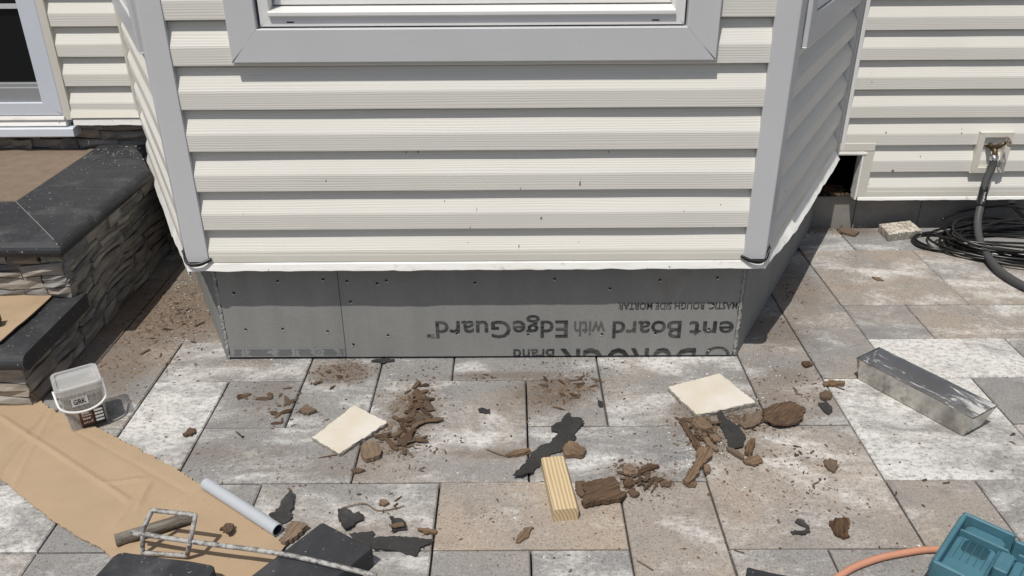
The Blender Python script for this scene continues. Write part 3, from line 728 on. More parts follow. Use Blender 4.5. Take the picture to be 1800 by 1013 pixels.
def ledge_wall(name, fr, s0, s1, z0, z1, hmin=.03, hmax=.062, lmin=.10, lmax=.27, dep=.022, skip=None, core=True):
    org = fr((s0+s1)/2, 0, z0); e = part_empty(name, org, stoop)
    if core:
        mb = MB(); mb.box((s0+.004, -.03, z0), (s1-.004, -.002, z1), fr); mb.obj('mortar_core', M_DKMORT, e)
    z = z0; WAVE[0], WAVE[1] = z0, z1
    while z < z1-.012:
        h = random.uniform(hmin, hmax); h = min(h, z1-z)
        if z1-z-h < .015: h = z1-z
        s = s0
        while s < s1-.02:
            l = random.uniform(lmin, lmax)
            if s1-s-l < .06: l = s1-s
            hh = h
            if not (skip and skip(s+l/2, z+h/2)):
                if h > .036 and random.random() < .35:
                    k = random.uniform(.4, .6)
                    stone(fr, s+.0015, s+l-.0015, z+.001, z+h*k-.001, dep*random.uniform(.6, 1.2), e); stone(fr, s+.0015, s+l-.0015, z+h*k+.001, z+h-.001, dep*random.uniform(.6, 1.2), e)
                else: stone(fr, s+.002, s+l-.002, z+.0018, z+h-.0018, dep*random.uniform(.45, 1.6), e)
            s += l
        z += h
    return e
# right flank (faces the patio), front of upper step, front of lower step
FLK = Wall((-1.522, 2.168), (0, 1), (1, 0))
ledge_wall('flank_wall', FLK, 0, .36, 0, TZ-.055)
ledge_wall('flank_wall', FLK, .36, 1.28, 0, SZ-.058)
UF = Wall((XL, 2.535), (1, 0), (0, -1)); ledge_wall('riser_wall', UF, .9, -1.51-XL, TZ, SZ-.058, lmin=.08, lmax=.2)
LF = Wall((XL, 2.175), (1, 0), (0, -1)); ledge_wall('riser_wall', LF, .9, -1.51-XL, 0, TZ-.055)
# veneer on the house below the siding
VN = Wall((-3.0, 3.600), (1, 0), (0, -1)); ledge_wall('veneer', VN, .35, 1.40, .40, .520, .028, .05, .08, .2, .02)
# solid core
mb = MB(); mb.box((XL, 2.56, 0), (-1.55, 3.58, SZ-.06)); mb.obj('core', M_DKMORT, stoop)
mb = MB(); mb.box((XL, 2.20, 0), (-1.55, 2.56, TZ-.058)); mb.obj('core', M_DKMORT, stoop)
# landing bed (thin-set bed waiting for its stone)
n = 26; v = []; f = []
for j in range(n+1):
    for i in range(n+1):
        x, y = XL+(SX-.355-XL)*i/n, 2.872+(3.575-2.872)*j/n
        v.append((x, y, SZ-.018+noise.noise(Vector((x*9, y*9, 0)))*.003 + (.012 if j > n-2 else 0)*abs(noise.noise(Vector((x*8, 2, 2))))))
f = [(j*(n+1)+i, j*(n+1)+i+1, (j+1)*(n+1)+i+1, (j+1)*(n+1)+i) for j in range(n) for i in range(n)]
add('landing_bed', v, f, M_MORTAR, stoop)
# bullnose slabs: profile rounded on the outer edge
def bull(depth, t, top, n=9):
    pr = [(0, top), ]
    c = depth-t/2
    pr += [(c+math.sin(math.pi*k/n)*t/2, top-t/2+math.cos(math.pi*k/n)*t/2) for k in range(n+1)]
    return pr + [(0, top-t)]
def slab(name, prof, A0, A1, B0, B1, mat, parent, **k):
    """profile (d,z); d=0 lies on line A0-A1, d=max on line B0-B1"""
    D = max(p[0] for p in prof); v = []
    for A, B in ((A0, B0), (A1, B1)):
        A, B = Vector((*A, 0)), Vector((*B, 0))
        v += [A+(B-A)*(d/D)+Vector((0, 0, z)) for d, z in prof]
    n = len(prof)
    return add(name, v, [(i, (i+1) % n, (i+1) % n+n, i+n) for i in range(n)]+[tuple(range(n)), tuple(range(n, 2*n))], mat, parent, **k)
CW = .352; CT = .058; pr = bull(CW, CT, SZ)
yj = 3.02
def bayx(y): return -1.014-(y-BF)*.504-.035
slab('coping_stone', pr, (SX-CW, 2.872), (SX-CW, yj-.001), (SX, SYF), (SX, yj-.001), M_BAS, stoop)
slab('coping_stone', pr, (SX-CW, yj+.001), (SX-CW, 3.26), (SX, yj+.001), (SX, 3.24), M_BAS, stoop)
slab('coping_stone', pr, (SX-CW, 3.262), (SX-CW, 3.574), (SX, 3.242), (bayx(3.574)-.02, 3.574), M_BAS, stoop)
slab('coping_stone', pr, (XL, 2.872), (SX-CW-.001, 2.872), (XL, SYF), (SX-.001, SYF), M_BAS, stoop)
mb = MB()     # pale caulk in the mitre
mb.add([(SX-CW, 2.8735, SZ+.0008), (SX-CW-.001, 2.8705, SZ+.0008), (SX-.035, SYF+.033, SZ+.0008), (SX-.034, SYF+.0365, SZ+.0008)], [(0, 1, 2, 3)])
mb.obj('mitre_joint', simple('pale_joint', (.2, .2, .195), .9), stoop)
TT = .055; pt = bull(.43, TT, TZ)
slab('tread_stone', pt, (-1.478-.60, 2.558), (-1.478, 2.558), (-1.478-.60, TY0), (-1.478, TY0), M_BASF, stoop)
slab('tread_stone', pt, (XL, 2.558), (-1.478-.602, 2.558), (XL, TY0), (-1.478-.602, TY0), M_BASF, stoop)
# grey dust and grit on the coping near the house
def crumbs(name, spots, mat, label, cat, zf=0.0, size=(.001, .004)):
    mb = MB()
    for (x, y, z) in spots:
        r = size[0]+(size[1]-size[0])*random.random()**2.6*random.choice((.7, 1, 1.6)); k = 5; a0 = random.random()*6.3; el = random.uniform(1, 2.4); th = random.random()*3.14
        pts = []
        for i in range(k):
            a = a0+i*2*math.pi/k; q = Vector((math.cos(a)*r*el, math.sin(a)*r, 0)); q.rotate(Matrix.Rotation(th, 3, 'Z')); q *= random.uniform(.7, 1.2); pts.append((x+q.x, y+q.y, z+.0002))
        mb.add(pts+[(x+jit(r*.3), y+jit(r*.3), z+r*random.uniform(.5, 1.1))], [(i, (i+1) % k, k) for i in range(k)])
    return mb.obj(name, mat, None, label=label, cat=cat, kind='stuff')

# ================================================================ HOSE BIB (part of the house)
bib = part_empty('hose_bib', HW(2.125, 0, .28), house)
ring('mounting_block', 2.052, 2.200, .277, .463, 2.078, 2.174, .303, .440, -.01, .030, M_CREAM, bib, HW)
mb = MB(); mb.box((2.076, -.005, .300), (2.176, .004, .442), HW); mb.obj('back_plate', M_CREAM, bib)
mb = MB(); mb.box((2.074, .004, .303), (2.178, .018, .308), HW); mb.obj('drip_lip', M_CREAM, bib)
vc = HW(2.112, .02, .400)
mb = MB(); mb.tube([vc+Vector((0, .02, 0)), vc+Vector((0, -.012, 0)), vc+Vector((.012, -.028, -.006))], [.014, .0125, .012], 10)
mb.tube([vc+Vector((-.004, -.016, -.008)), vc+Vector((.020, -.040, .014)), vc+Vector((.033, -.056, .030))], [.0125, .011, .0055], 10)
mb.tube([vc+Vector((.006, -.024, .004)), vc+Vector((.010, -.034, -.026)), vc+Vector((.010, -.036, -.034))], [.012, .011, .0125], 10); mb.obj('valve', M_BRASS, bib, smooth=True)
ax = Vector((.55, -.62, .56)).normalized(); hc = vc+Vector((.038, -.062, .036)); ua = ax.orthogonal().normalized(); ub = ax.cross(ua)
mb = MB(); pts = [hc+(ua*math.cos(a)+ub*math.sin(a))*(.0205+.0022*math.cos(6*a)) for a in [k*2*math.pi/36 for k in range(37)]]; mb.tube(pts, .0032, 6)
for k in range(6):
    a = k*math.pi/3; mb.tube([hc, hc+(ua*math.cos(a)+ub*math.sin(a))*.020], .0024, 5)
mb.tube([hc-ax*.006, hc+ax*.005], .0055, 8); mb.obj('handle_wheel', M_WHEEL, bib, smooth=True)
# ---- hose hanging from it
h0 = vc+Vector((.010, -.036, -.034))
hose = empty('garden_hose', G(1735, 450), label='thick grey hose running from the wall spigot down across the coiled cable', cat='hose')
hp = [h0+Vector((0, -.001, -.012)), h0+Vector((-.002, -.006, -.05)), Vector((2.098, 3.49, .25)), Vector((2.083, 3.455, .17)), Vector((2.055, 3.40, .105)), Vector((2.025, 3.30, .055)), Vector((2.005, 3.17, .03)), Vector((1.995, 3.04, .022)), Vector((2.03, 2.90, .019)), Vector((2.12, 2.77, .017)), Vector((2.3, 2.62, .016)), Vector((2.7, 2.45, .016))]
HP = spline(hp, 8); mb = MB(); mb.tube(HP, .0165, 12); mb.obj('hose_tube', M_HOSE, hose, smooth=True)
mb = MB(); mb.tube([h0+Vector((0, 0, .006)), h0+Vector((0, 0, -.002)), h0+Vector((0, 0, -.003)), h0+Vector((0, 0, -.020)), h0+Vector((0, 0, -.021)), h0+Vector((0, -.001, -.030))], [.0125, .0175, .0185, .0185, .014, .0145], 12); mb.obj('coupling', M_CHROME, hose, smooth=True)
mb = MB(); mb.tube(HP[18:27], .0182, 12); slv = mb.obj('sleeve', M_BLKP, hose, smooth=True)
c_ = HP[22]; tdir = (HP[18]-HP[26]).normalized(); sd = Vector((1, -.1, 0)); sd = (sd-tdir*sd.dot(tdir)).normalized(); nn = sd.cross(tdir); nn = nn if nn.y < 0 else -nn
mb = MB()      # worn white print, no longer legible
for k_ in range(7):
    a_ = -.020+.0062*k_
    for h_ in (-.0035, .0005):
        if random.random() < .8: mb.add([c_+tdir*(a_+p)+sd*(h_+q)+nn*.0187 for p, q in ((0, 0), (.0042, 0), (.0042, .0022), (0, .0022))], [(0, 1, 2, 3)])
    mb.add([c_+tdir*(a_+p)+sd*(-.0035+q)+nn*.0188 for p, q in ((0, 0), (.0013, 0), (.0013, .0062), (0, .0062))], [(0, 1, 2, 3)])
mb.obj('sleeve_print', M_LWHITE, slv, kind='stuff')
# ---- coiled black cable
mb = MB(); pts = []; R_ = random.Random(4)
turns = [((1.885, 3.385), .10, .085), ((1.90, 3.375), .115, .095), ((1.895, 3.39), .095, .09)] + [((2.215+R_.uniform(-.04, .05), 3.335+R_.uniform(-.03, .03)), .285+R_.uniform(-.06, .06), .18+R_.uniform(-.05, .04)) for _ in range(17)]
for ti, ((cx, cy), rx, ry) in enumerate(turns):
    tw = R_.uniform(-.25, .1)
    for k in range(20):
        a = math.pi*.1+k/20*2*math.pi; x, y = rx*math.cos(a), ry*math.sin(a)
        zz = .007+.0036*ti*(.55+.45*math.sin(a*1+ti)) + .008*abs(math.sin(a*1.5+ti*1.3))
        pts.append((cx+x*math.cos(tw)-y*math.sin(tw), cy+x*math.sin(tw)+y*math.cos(tw), max(.007, zz)))
pts += [(2.42, 3.50, .07), (2.30, 3.56, .11), (2.12, 3.585, .085), (2.02, 3.57, .06), (1.98, 3.55, .05)]
mb.tube(spline(pts, 3), .0055, 7)
mb.obj('cable_coil', M_CABLE, None, smooth=True, label='loosely coiled thin black cable lying on the pavers by the foundation', cat='cable')
cap = Vector((2.292, 3.585, .132))
wc = empty('wall_cables', cap-Vector((0, 0, .1)), label='pair of black cables with a grey bushing coming out under the siding', cat='cable')
mb = MB()
for d in (0, .012): mb.tube(spline([cap+Vector((d-.006, .02, .0)), cap+Vector((d, -.02, -.02)), cap+Vector((.06+d, -.05, -.075)), cap+Vector((.15+d, -.08, -.12)), cap+Vector((.3+d, -.1, -.125))], 6), .0048, 6)
mb.obj('cable_run', M_CABLE, wc, smooth=True)
mb = MB(); mb.tube([cap+Vector((0, .03, .004)), cap+Vector((0, -.012, -.003)), cap+Vector((0, -.017, -.005))], [.017, .017, .012], 12); mb.obj('bushing', simple('grey_bushing', (.33, .33, .32), .6), wc, smooth=True)
# thin cable ends poking out at the bay corners
for nm, wa, s_, sg, lab in (('cable_tail', FW, .0, 1, 'short black cable curling out under the left bay corner post'), ('cable_tail', FW, FL, -1, 'short black cable tucked under the right bay corner post')):
    mb = MB(); A = wa(s_+sg*.066, .021, .413); B = wa(s_+sg*.03, .034, .402); C_ = wa(s_-sg*.008, .032, .403); D = wa(s_-sg*.024, .004, .424); E_ = wa(s_-sg*.03, -.03, .445)
    mb.tube(spline([A, B, C_, D, E_], 8), .0042, 7); mb.tube(spline([A-Vector((0, 0, .004)), B-Vector((0, -.001, .006)), C_-Vector((-sg*.004, 0, .004)), D+Vector((-sg*.003, -.003, .012))], 6), .003, 6)
    mb.obj(nm, M_CABLE, None, smooth=True, label=lab, cat='cable')

# ================================================================ LOOSE THINGS ON THE PATIO
def frame2(p, ang):
    """local frame at p rotated about z: returns f(x,y,z)"""
    c, s = math.cos(ang), math.sin(ang); p = Vector(p)
    return lambda x, y, z: p + Vector((x*c-y*s, x*s+y*c, z))
def sheet(name, outline, mat, t=.003, amp=.004, base=.0015, fr=7.0, jag=.004, sub=2, curl=0.0, seed=0, dense=.012, grain=False, **k):
    """irregular flat piece: real outline on the ground, own thickness and warp"""
    P = [Vector((p[0], p[1])) for p in outline]; Q = []
    for i, p in enumerate(P):
        q = P[(i+1) % len(P)]; n = max(1, int((q-p).length/dense))
        for j in range(n):
            r = p+(q-p)*j/n; Q.append(Vector((r.x+(jit(jag) if j else 0), r.y+(jit(jag) if j else 0))))
    c = sum(Q, Vector((0, 0)))/len(Q)
    sxx = sum((q.x-c.x)**2 for q in Q); syy = sum((q.y-c.y)**2 for q in Q); sxy = sum((q.x-c.x)*(q.y-c.y) for q in Q)
    ang = .5*math.atan2(2*sxy, sxx-syy)
    bm = bmesh.new(); f = bm.faces.new([bm.verts.new((q.x, q.y, 0)) for q in Q])
    bmesh.ops.triangulate(bm, faces=[f], ngon_method='EAR_CLIP')
    for _ in range(sub): bmesh.ops.subdivide_edges(bm, edges=[e for e in bm.edges if e.calc_length() > .014], cuts=1)
    bmesh.ops.triangulate(bm, faces=bm.faces[:])
    rmax = max((q-c).length for q in Q)
    zs_ = []
    for v_ in bm.verts:
        d = Vector((v_.co.x, v_.co.y))-c
        al = d.x*math.cos(ang)+d.y*math.sin(ang); ac = -d.x*math.sin(ang)+d.y*math.cos(ang)
        z = (noise.noise(Vector((al*9, ac*150, seed)))*.55+noise.noise(Vector((al*14, ac*45, seed+3)))*.7 if grain else noise.noise(Vector((v_.co.x*fr*3, v_.co.y*fr*3, seed))))*amp + curl*(d.length/rmax)**2*max(0, noise.noise(Vector((d.x*9, d.y*9, seed+5)))+.3)
        zs_.append(z)
    zm = min(zs_)
    for v_, z in zip(bm.verts, zs_): v_.co.z = base+t+z-zm
    top = [tuple(x.co) for x in bm.verts]; bm.verts.index_update(); F = [tuple(x.index for x in q.verts) for q in bm.faces]
    bo = [(e.verts[0].index, e.verts[1].index) for e in bm.edges if e.is_boundary]; bm.free()
    n = len(top); V = top+[(x, y, z-t) for x, y, z in top]
    F2 = F+[tuple(i+n for i in reversed(q)) for q in F]+[(a, b, b+n, a+n) for a, b in bo]
    return add(name, V, F2, mat, None, ang=ang, **k)
def gpoly(pts, ox=0, oy=0, sc=1): return [tuple(G(ox+x/sc, oy+y/sc)[:2]) for x, y in pts]

# ---- cream stone tiles
def tile(px, z, t, lab, mat=M_TILE, rag=.005):
    C_ = [G(x, y, z) for x, y in px]; v = []; f = []; ring_ = []
    for i in range(4):
        a, b = C_[i], C_[(i+1) % 4]; n = 22
        for j in range(n): ring_.append(a+(b-a)*j/n+Vector((jit(rag*.35), jit(rag*.35), 0)))
    c = sum(ring_, Vector())/len(ring_); N_ = len(ring_); tl = jit(.0)
    def lvl(k, dz, jg): return [c+(p-c)*k+Vector((jit(jg), jit(jg), dz+jit(jg*.25))) for p in ring_]
    L = [[Vector((p.x, p.y, .0008)) for p in lvl(.995, 0, .0015)], [Vector((p.x, p.y, z-t*.45+jit(.002))) for p in lvl(1.004, 0, rag*.45)], lvl(1.0, -.0022, .0012), lvl(.985, 0, .0006)]
    v = [p for l in L for p in l]+[c.copy()]
    for k in range(3):
        for i in range(N_): f.append((k*N_+i, k*N_+(i+1) % N_, (k+1)*N_+(i+1) % N_, (k+1)*N_+i))
    f += [(3*N_+i, 3*N_+(i+1) % N_, 4*N_) for i in range(N_)] + [tuple(range(N_-1, -1, -1))]
    d = C_[1]-C_[0]
    o = add('stone_tile', v, f, mat, None, ang=math.atan2(d.y, d.x), label=lab, cat='tile')
    o.data.materials.append(M_TSIDE)
    for i in range(2*N_): o.data.polygons[i].material_index = 1
    return o
tile(((549, 769), (622, 712), (681, 742), (597, 797)), .016, .015, 'cream rectangular stone tile with rough edges lying left of the wood debris heap')
tile(((1174, 680), (1265, 656), (1329, 707), (1225, 729)), .017, .016, 'large cream stone tile with chipped front edge near the cement board corner')
tile(((1546, 394), (1600, 388), (1621, 405), (1563, 412)), .036, .035, 'thick pitted white stone block set down against the foundation', M_TROUGH)

# ---- off-cut of pine lumber
A = G(953, 808, .040); B = G(990, 798, .040); C_ = G(1018, 893, .040); D = G(972, 897, .040)
mid0, mid1 = (A+B)/2, (C_+D)/2; dv = mid1-mid0; ang = math.atan2(dv.y, dv.x); Lg = Vector((dv.x, dv.y)).length
mb = MB(); hw_, hh, bv = .0325, .040, .004; prf = [(-hw_+bv, .0008), (hw_-bv, .0008), (hw_, bv), (hw_, hh-bv), (hw_-bv, hh), (-hw_+bv, hh), (-hw_, hh-bv), (-hw_, bv)]
fr = frame2((mid0.x, mid0.y, 0), ang); mb.prism(prf, 0, Lg, lambda s, o, z: fr(s, o, z))
mb.obj('lumber_offcut', M_PINE, None, ang=ang, label='short block of fresh pine lumber with striped grain on the pavers', cat='wood block')

# ---- stainless mud pan
pan = empty('mud_pan', (1.27, 2.15, 0), label='long stainless steel mud pan smeared with white compound', cat='pan')
rim = [G(1506, 627, .088), G(1710, 739.5, .078), G(1753, 716, .078), G(1546, 608.6, .088)]; 
for p in rim: p.z = .083
cR = sum(rim, Vector())/4; bas = []
for p, k in zip(rim, (.95, .92, .92, .95)): q = cR+(p-cR)*k; bas.append(q)
lx = (rim[1]-rim[0]).normalized(); ly = (rim[3]-rim[0]).normalized()
bas = [rim[0]+lx*.012+ly*.018, rim[1]-lx*.022+ly*.018, rim[2]-lx*.022-ly*.018, rim[3]+lx*.012-ly*.018]
for p in bas: p.z = .002
def shell(R4, B4, t, flip=False):
    n = 10; v = []; f = []
    for i in range(4):
        for j in range(n):
            a = R4[i]+(R4[(i+1) % 4]-R4[i])*j/n; b = B4[i]+(B4[(i+1) % 4]-B4[i])*j/n
            ins = 0 if j == 0 else 1
            v += [a+Vector((jit(.0008), jit(.0008), jit(.0006)))*ins, b]
    N_ = 4*n
    for i in range(N_): f.append((2*i, 2*((i+1) % N_), 2*((i+1) % N_)+1, 2*i+1))
    f.append(tuple(2*i+1 for i in range(N_))); return v, f
pang = math.atan2(lx.y, lx.x)
v, f = shell(rim, bas, 0); add('pan_body', v, f, M_STEEL, pan, ang=pang)
cen = sum(rim, Vector())/4; Ri = [cen+(p-cen)*.985 for p in rim]; Bi = [p+Vector((0, 0, .002)) for p in [cR*0+b for b in bas]]
cb = sum(Bi, Vector())/4; Bi = [cb+(p-cb)*.97 for p in Bi]
v, f = shell(Ri, Bi, 0); add('pan_lining', v, f, M_STEELIN, pan, ang=pang)
mb = MB(); mb.tube([rim[i % 4] for i in range(5)], .0013, 5); mb.obj('rim', M_STEEL, pan)
mb = MB()
for k in range(26):
    t_ = .45+.5*random.random(); s_ = random.uniform(.62, .9) if random.random() < .7 else random.uniform(.1, .9)
    p = (Bi[0]*(1-t_)+Bi[1]*t_)*(1-s_)+(Bi[3]*(1-t_)+Bi[2]*t_)*s_ + Vector((0, 0, .001)); r = random.uniform(.003, .009); n = 6
    mb.add([p+lx*math.cos(a)*r*random.uniform(1, 2.4)+ly*math.sin(a)*r for a in [q*2*math.pi/n for q in range(n)]]+[p+Vector((0, 0, r*.5))], [(q, (q+1) % n, n) for q in range(n)])
mb.obj('dried_compound', M_DRIED, pan, kind='stuff')

# ---- screw bucket
bk = empty('screw_bucket', G(150, 740), label='square clear plastic bucket of screws with milky lid and brown label', cat='bucket')
bang = math.atan2(.065, .100); bc = Vector((-1.303, 2.084, 0)); bf = frame2(bc, bang)
def rrect(hx, hy, r, n=5):
    out = []
    for cx, cy, a0 in ((hx-r, hy-r, 0), (-hx+r, hy-r, 90), (-hx+r, -hy+r, 180), (hx-r, -hy+r, 270)):
        out += [(cx+r*math.cos(rad(a0+90*k/n)), cy+r*math.sin(rad(a0+90*k/n))) for k in range(n+1)]
    return out
def loft(levels, cap0=True, cap1=True):
    v = []; f = []; n = len(rrect(1, 1, .1))
    for hx, hy, r, z in levels: v += [bf(x, y, z) for x, y in rrect(hx, hy, r)]
    for l in range(len(levels)-1):
        for i in range(n): f.append((l*n+i, l*n+(i+1) % n, (l+1)*n+(i+1) % n, (l+1)*n+i))
    if cap0: f.append(tuple(range(n-1, -1, -1)))
    if cap1: f.append(tuple((len(levels)-1)*n+i for i in range(n)))
    return v, f
def part_b(name, lv, mat, c0=True, c1=True, par=bk, sm=True):
    v, f = loft(lv, c0, c1); o = add(name, v, f, mat, par, ang=bang); 
    return o
ZL = .160
part_b('bucket_body', [(.050, .047, .014, .0075), (.053, .050, .015, .011), (.0600, .0565, .016, ZL-.012)], M_CLEAR, True, False)
part_b('screws', [(.0485, .0455, .013, .010), (.0555, .0525, .014, .118)], M_SCREWS)
lid = part_b('lid', [(.0620, .0585, .017, ZL-.024), (.0645, .0610, .018, ZL-.022), (.0650, .0615, .018, ZL-.004), (.0630, .0595, .017, ZL), (.0540, .0505, .013, ZL), (.0530, .0495, .012, ZL-.006)], M_MILKY, False, True)
mb = MB(); hx = .0675
hp_ = [bf(-hx, 0, ZL-.028)] + [bf(-hx*math.cos(math.pi*k/10)*(1 if 1 < k < 9 else 1), -.014-.056*math.sin(math.pi*k/10)**.5, ZL-.040-.040*math.sin(math.pi*k/10)**.7) for k in range(1, 10)] + [bf(hx, 0, ZL-.028)]
mb.tube(spline(hp_, 4), .0036, 8); mb.obj('handle', M_WHITEP, bk, smooth=True)
def onface(x, z, o=.0012):       # front face of the bucket (tapers outward)
    k = (z-.008)/(ZL-.020); return bf(x, -(.050+.0065*k)-o, z)
def quadl(name, x0, x1, z0, z1, mat, par, o=.0012): return add(name, [onface(x0, z0, o), onface(x1, z0, o), onface(x1, z1, o), onface(x0, z1, o)], [(0, 1, 2, 3)], mat, par, ang=bang)
lb = quadl('label', -.020, .047, .012, .074, M_LBLACK, bk); quadl('label_panel', -.020, .016, .022, .072, M_LBROWN, lb, .0019)
lw = quadl('brand_label', -.030, .014, .094, .124, M_LWHITE, bk)
def face_text(s, x0, x1, z0, z1, mat, par, o=.0026, name='lettering'):
    v, f = text_mesh(s, .022); a, b = min(p.x for p in v), max(p.x for p in v); c, d = min(p.y for p in v), max(p.y for p in v)
    add(name, [onface(x0+(p.x-a)/(b-a)*(x1-x0), z0+(p.y-c)/(d-c)*(z1-z0), o) for p in v], f, mat, par, ang=bang)
face_text('GRK', -.025, .009, .100, .118, M_LBLACK, lw)
for s_, z in (('Multi-', .0605), ('Purpose', .0505), ('Screws', .0405)): face_text(s_, -.013, -.013+.0036*len(s_), z, z+.0085, M_LWHITE, lb)
face_text('#10 x 4"', -.013, .013, .026, .034, M_LWHITE, lb)
for k in range(4): quadl('info_bar', .021, .044, .024+.012*k, .0315+.012*k, M_LWHITE, lb, .0019)

# ---- cardboard sheets
def ragged(p, a): return Vector((p[0]+jit(a), p[1]+jit(a)))
def card(name, up, lo, z0, creases, lab, nx=70, ny=30, rg=.003, rgl=.0015, t=.004, amp=.004, uplift=None):
    def samp(poly, t_):
        P = [Vector(p) for p in poly]; L = [0]
        for a, b in zip(P, P[1:]): L.append(L[-1]+(b-a).length)
        d = t_*L[-1]
        for i in range(len(P)-1):
            if d <= L[i+1] or i == len(P)-2: return P[i]+(P[i+1]-P[i])*((d-L[i])/max(1e-6, L[i+1]-L[i]))
    v = []
    for i in range(nx+1):
        a = samp(up, i/nx); b = samp(lo, i/nx); a = a+Vector((jit(rg), jit(rg))); b = b+Vector((jit(rgl), jit(rgl)))
        for j in range(ny+1):
            p = a+(b-a)*(j/ny); z = z0+(noise.noise(Vector((p.x*5, p.y*5, 1)))+.4)*amp+noise.noise(Vector((p.x*19, p.y*19, 4)))*.0011
            for (c0, c1, h, w_) in creases:
                c0, c1 = Vector(c0), Vector(c1); e = c1-c0; L2 = e.length; q = (p-c0).dot(e)/L2; dd = abs((p-c0).cross(e))/L2
                if -.01 < q < L2+.01: z += h*max(0, 1-dd/w_)*min(1, max(0, (q+.01)*30))*min(1, max(0, (L2+.01-q)*30))
            if uplift: z += uplift(i/nx, j/ny)
            v.append(Vector((p.x, p.y, max(z0*.4, z))))
    w_ = ny+1; f = [(i*w_+j, i*w_+j+1, (i+1)*w_+j+1, (i+1)*w_+j) for i in range(nx) for j in range(ny)]
    n = len(v); v += [p-Vector((0, 0, t)) for p in v]; f += [tuple(q+n for q in reversed(x)) for x in f]
    per = [j for j in range(w_)]+[i*w_+ny for i in range(1, nx+1)]+[nx*w_+j for j in range(ny-1, -1, -1)]+[i*w_ for i in range(nx-1, 0, -1)]
    f += [(per[k], per[(k+1) % len(per)], per[(k+1) % len(per)]+n, per[k]+n) for k in range(len(per))]
    return add(name, v, f, M_CARD, None, label=lab, cat='cardboard')
g2 = lambda x, y, z=0: tuple(G(x, y, z)[:2])
card('cardboard_sheet', [g2(-260, 640), g2(0, 705), g2(55, 697), g2(100, 728), g2(150, 745), g2(225, 782), g2(318, 832), g2(365, 862), g2(430, 910), g2(504, 962), g2(470, 985)],
     [g2(-480, 720), g2(-120, 770), g2(0, 843), g2(88, 915), g2(142, 950), g2(180, 968), g2(215, 1005), g2(260, 1030), g2(330, 1060), g2(420, 1080), g2(450, 1050)], .0065,
     [(g2(0, 735), g2(230, 885), .0038, .013), (g2(367, 862), g2(195, 985), .004, .013), (g2(0, 845), g2(105, 700), -.002, .013), (g2(0, 800), g2(80, 735), .003, .013), (g2(20, 870), g2(110, 690), .002, .013), (g2(180, 855), g2(260, 845), .004, .013),
      (g2(110, 742), g2(230, 735), .002, .013), (g2(200, 930), g2(270, 850), .0025, .013), (g2(240, 900), g2(265, 855), .004, .013), (g2(130, 760), g2(330, 870), -.0015, .013)],
     'large flattened brown cardboard sheet with torn edges under the mixing paddle', 300, 84, .0035, .0015)
card('cardboard_sheet', [g2(-150, 505, .205), g2(0, 515, .205), g2(45, 513, .205), g2(101, 511, .205)], [g2(-260, 650, .205), g2(-100, 640, .205), g2(0, 605, .205), g2(58, 556, .205)], .2085, [(g2(0, 560, .2), g2(60, 540, .2), .002, .01)],
     'piece of brown cardboard lying on the lower stoop step', 30, 14, .0015, .001, .004, .004, lambda a, b: .004*b*a)
# black ratchet-like tool end on the step
tl_ = empty('hand_tool', G(0, 575, .22), label='black hand tool end resting on the cardboard on the step', cat='tool'); tb = G(-12, 562, .235); tf = frame2((tb.x, tb.y, .2185), rad(20))
mb = MB(); mb.prism([(-.016, 0), (.016, 0), (.021, .008), (.019, .026), (.010, .034), (-.012, .032), (-.021, .022), (-.021, .006)], -.075, .010, lambda s, o, z: tf(s, o, z)); mb.obj('tool_body', M_BLKP, tl_, ang=rad(20))
for k in range(4):
    mb = MB(); mb.box((.009, -.018+.0095*k, .004), (.019, -.012+.0095*k, .028), tf); mb.obj('tooth', M_BLKP, tl_, ang=rad(20))

# ---- basalt pieces in front
def rough_block(name, corners, z0, z1, mat, lab, cat, r=.006, jg=.0015):
    C_ = [Vector((*c, 0)) for c in corners]; ring_ = []; 
    for i in range(len(C_)):
        a, b, p_ = C_[i], C_[(i+1) % len(C_)], C_[i-1]
        d0 = (p_-a).normalized(); d1 = (b-a).normalized(); ring_ += [a+d0*r, a+(d0+d1)*r*.35, a+d1*r]
        n = 8
        for j in range(1, n): ring_.append(a+d1*r+(b-a-d1*2*r)*j/n)
    c = sum(ring_, Vector())/len(ring_); n = len(ring_); v = []
    for k, z in ((.99, z0), (1.0, z0+.004), (1.0, z1-.006), (.985, z1-.001), (.97, z1)):
        v += [c+(p-c)*k+Vector((jit(jg), jit(jg), z+jit(jg*.4))) for p in ring_]
    f = [(l*n+i, l*n+(i+1) % n, (l+1)*n+(i+1) % n, (l+1)*n+i) for l in range(4) for i in range(n)]+[tuple(range(n-1, -1, -1)), tuple(4*n+i for i in range(n))]
    d = C_[1]-C_[0]; return add(name, v, f, mat, None, ang=math.atan2(d.y, d.x), label=lab, cat=cat)
p0 = Vector((-.476, 1.575)); ex = Vector((.138, -.089)); ey = Vector((-.152, -.209)).normalized()
rough_block('basalt_block', [tuple(p0), tuple(p0+ey*.34), tuple(p0+ey*.34+ex), tuple(p0+ex)], .001, .06, M_BASF, 'black basalt block with sawn top under the end of the mixing rod', 'stone block', .003, .0008)
q0 = G(207, 968, .062); q1 = G(383, 993, .062); qd = Vector((q1.x-q0.x, q1.y-q0.y)); qn = Vector((qd.y, -qd.x)).normalized()
rough_block('basalt_slab', [(q0.x, q0.y), (q0.x+qn.x*.30-.02, q0.y+qn.y*.30), (q1.x+qn.x*.30, q1.y+qn.y*.30), (q1.x, q1.y)], .0115, .062, M_BAS, 'dark grey basalt slab with rounded corner lying on the cardboard', 'stone slab', .016)
r0 = G(1312, 996, .045); r1 = G(1405, 1016, .045)
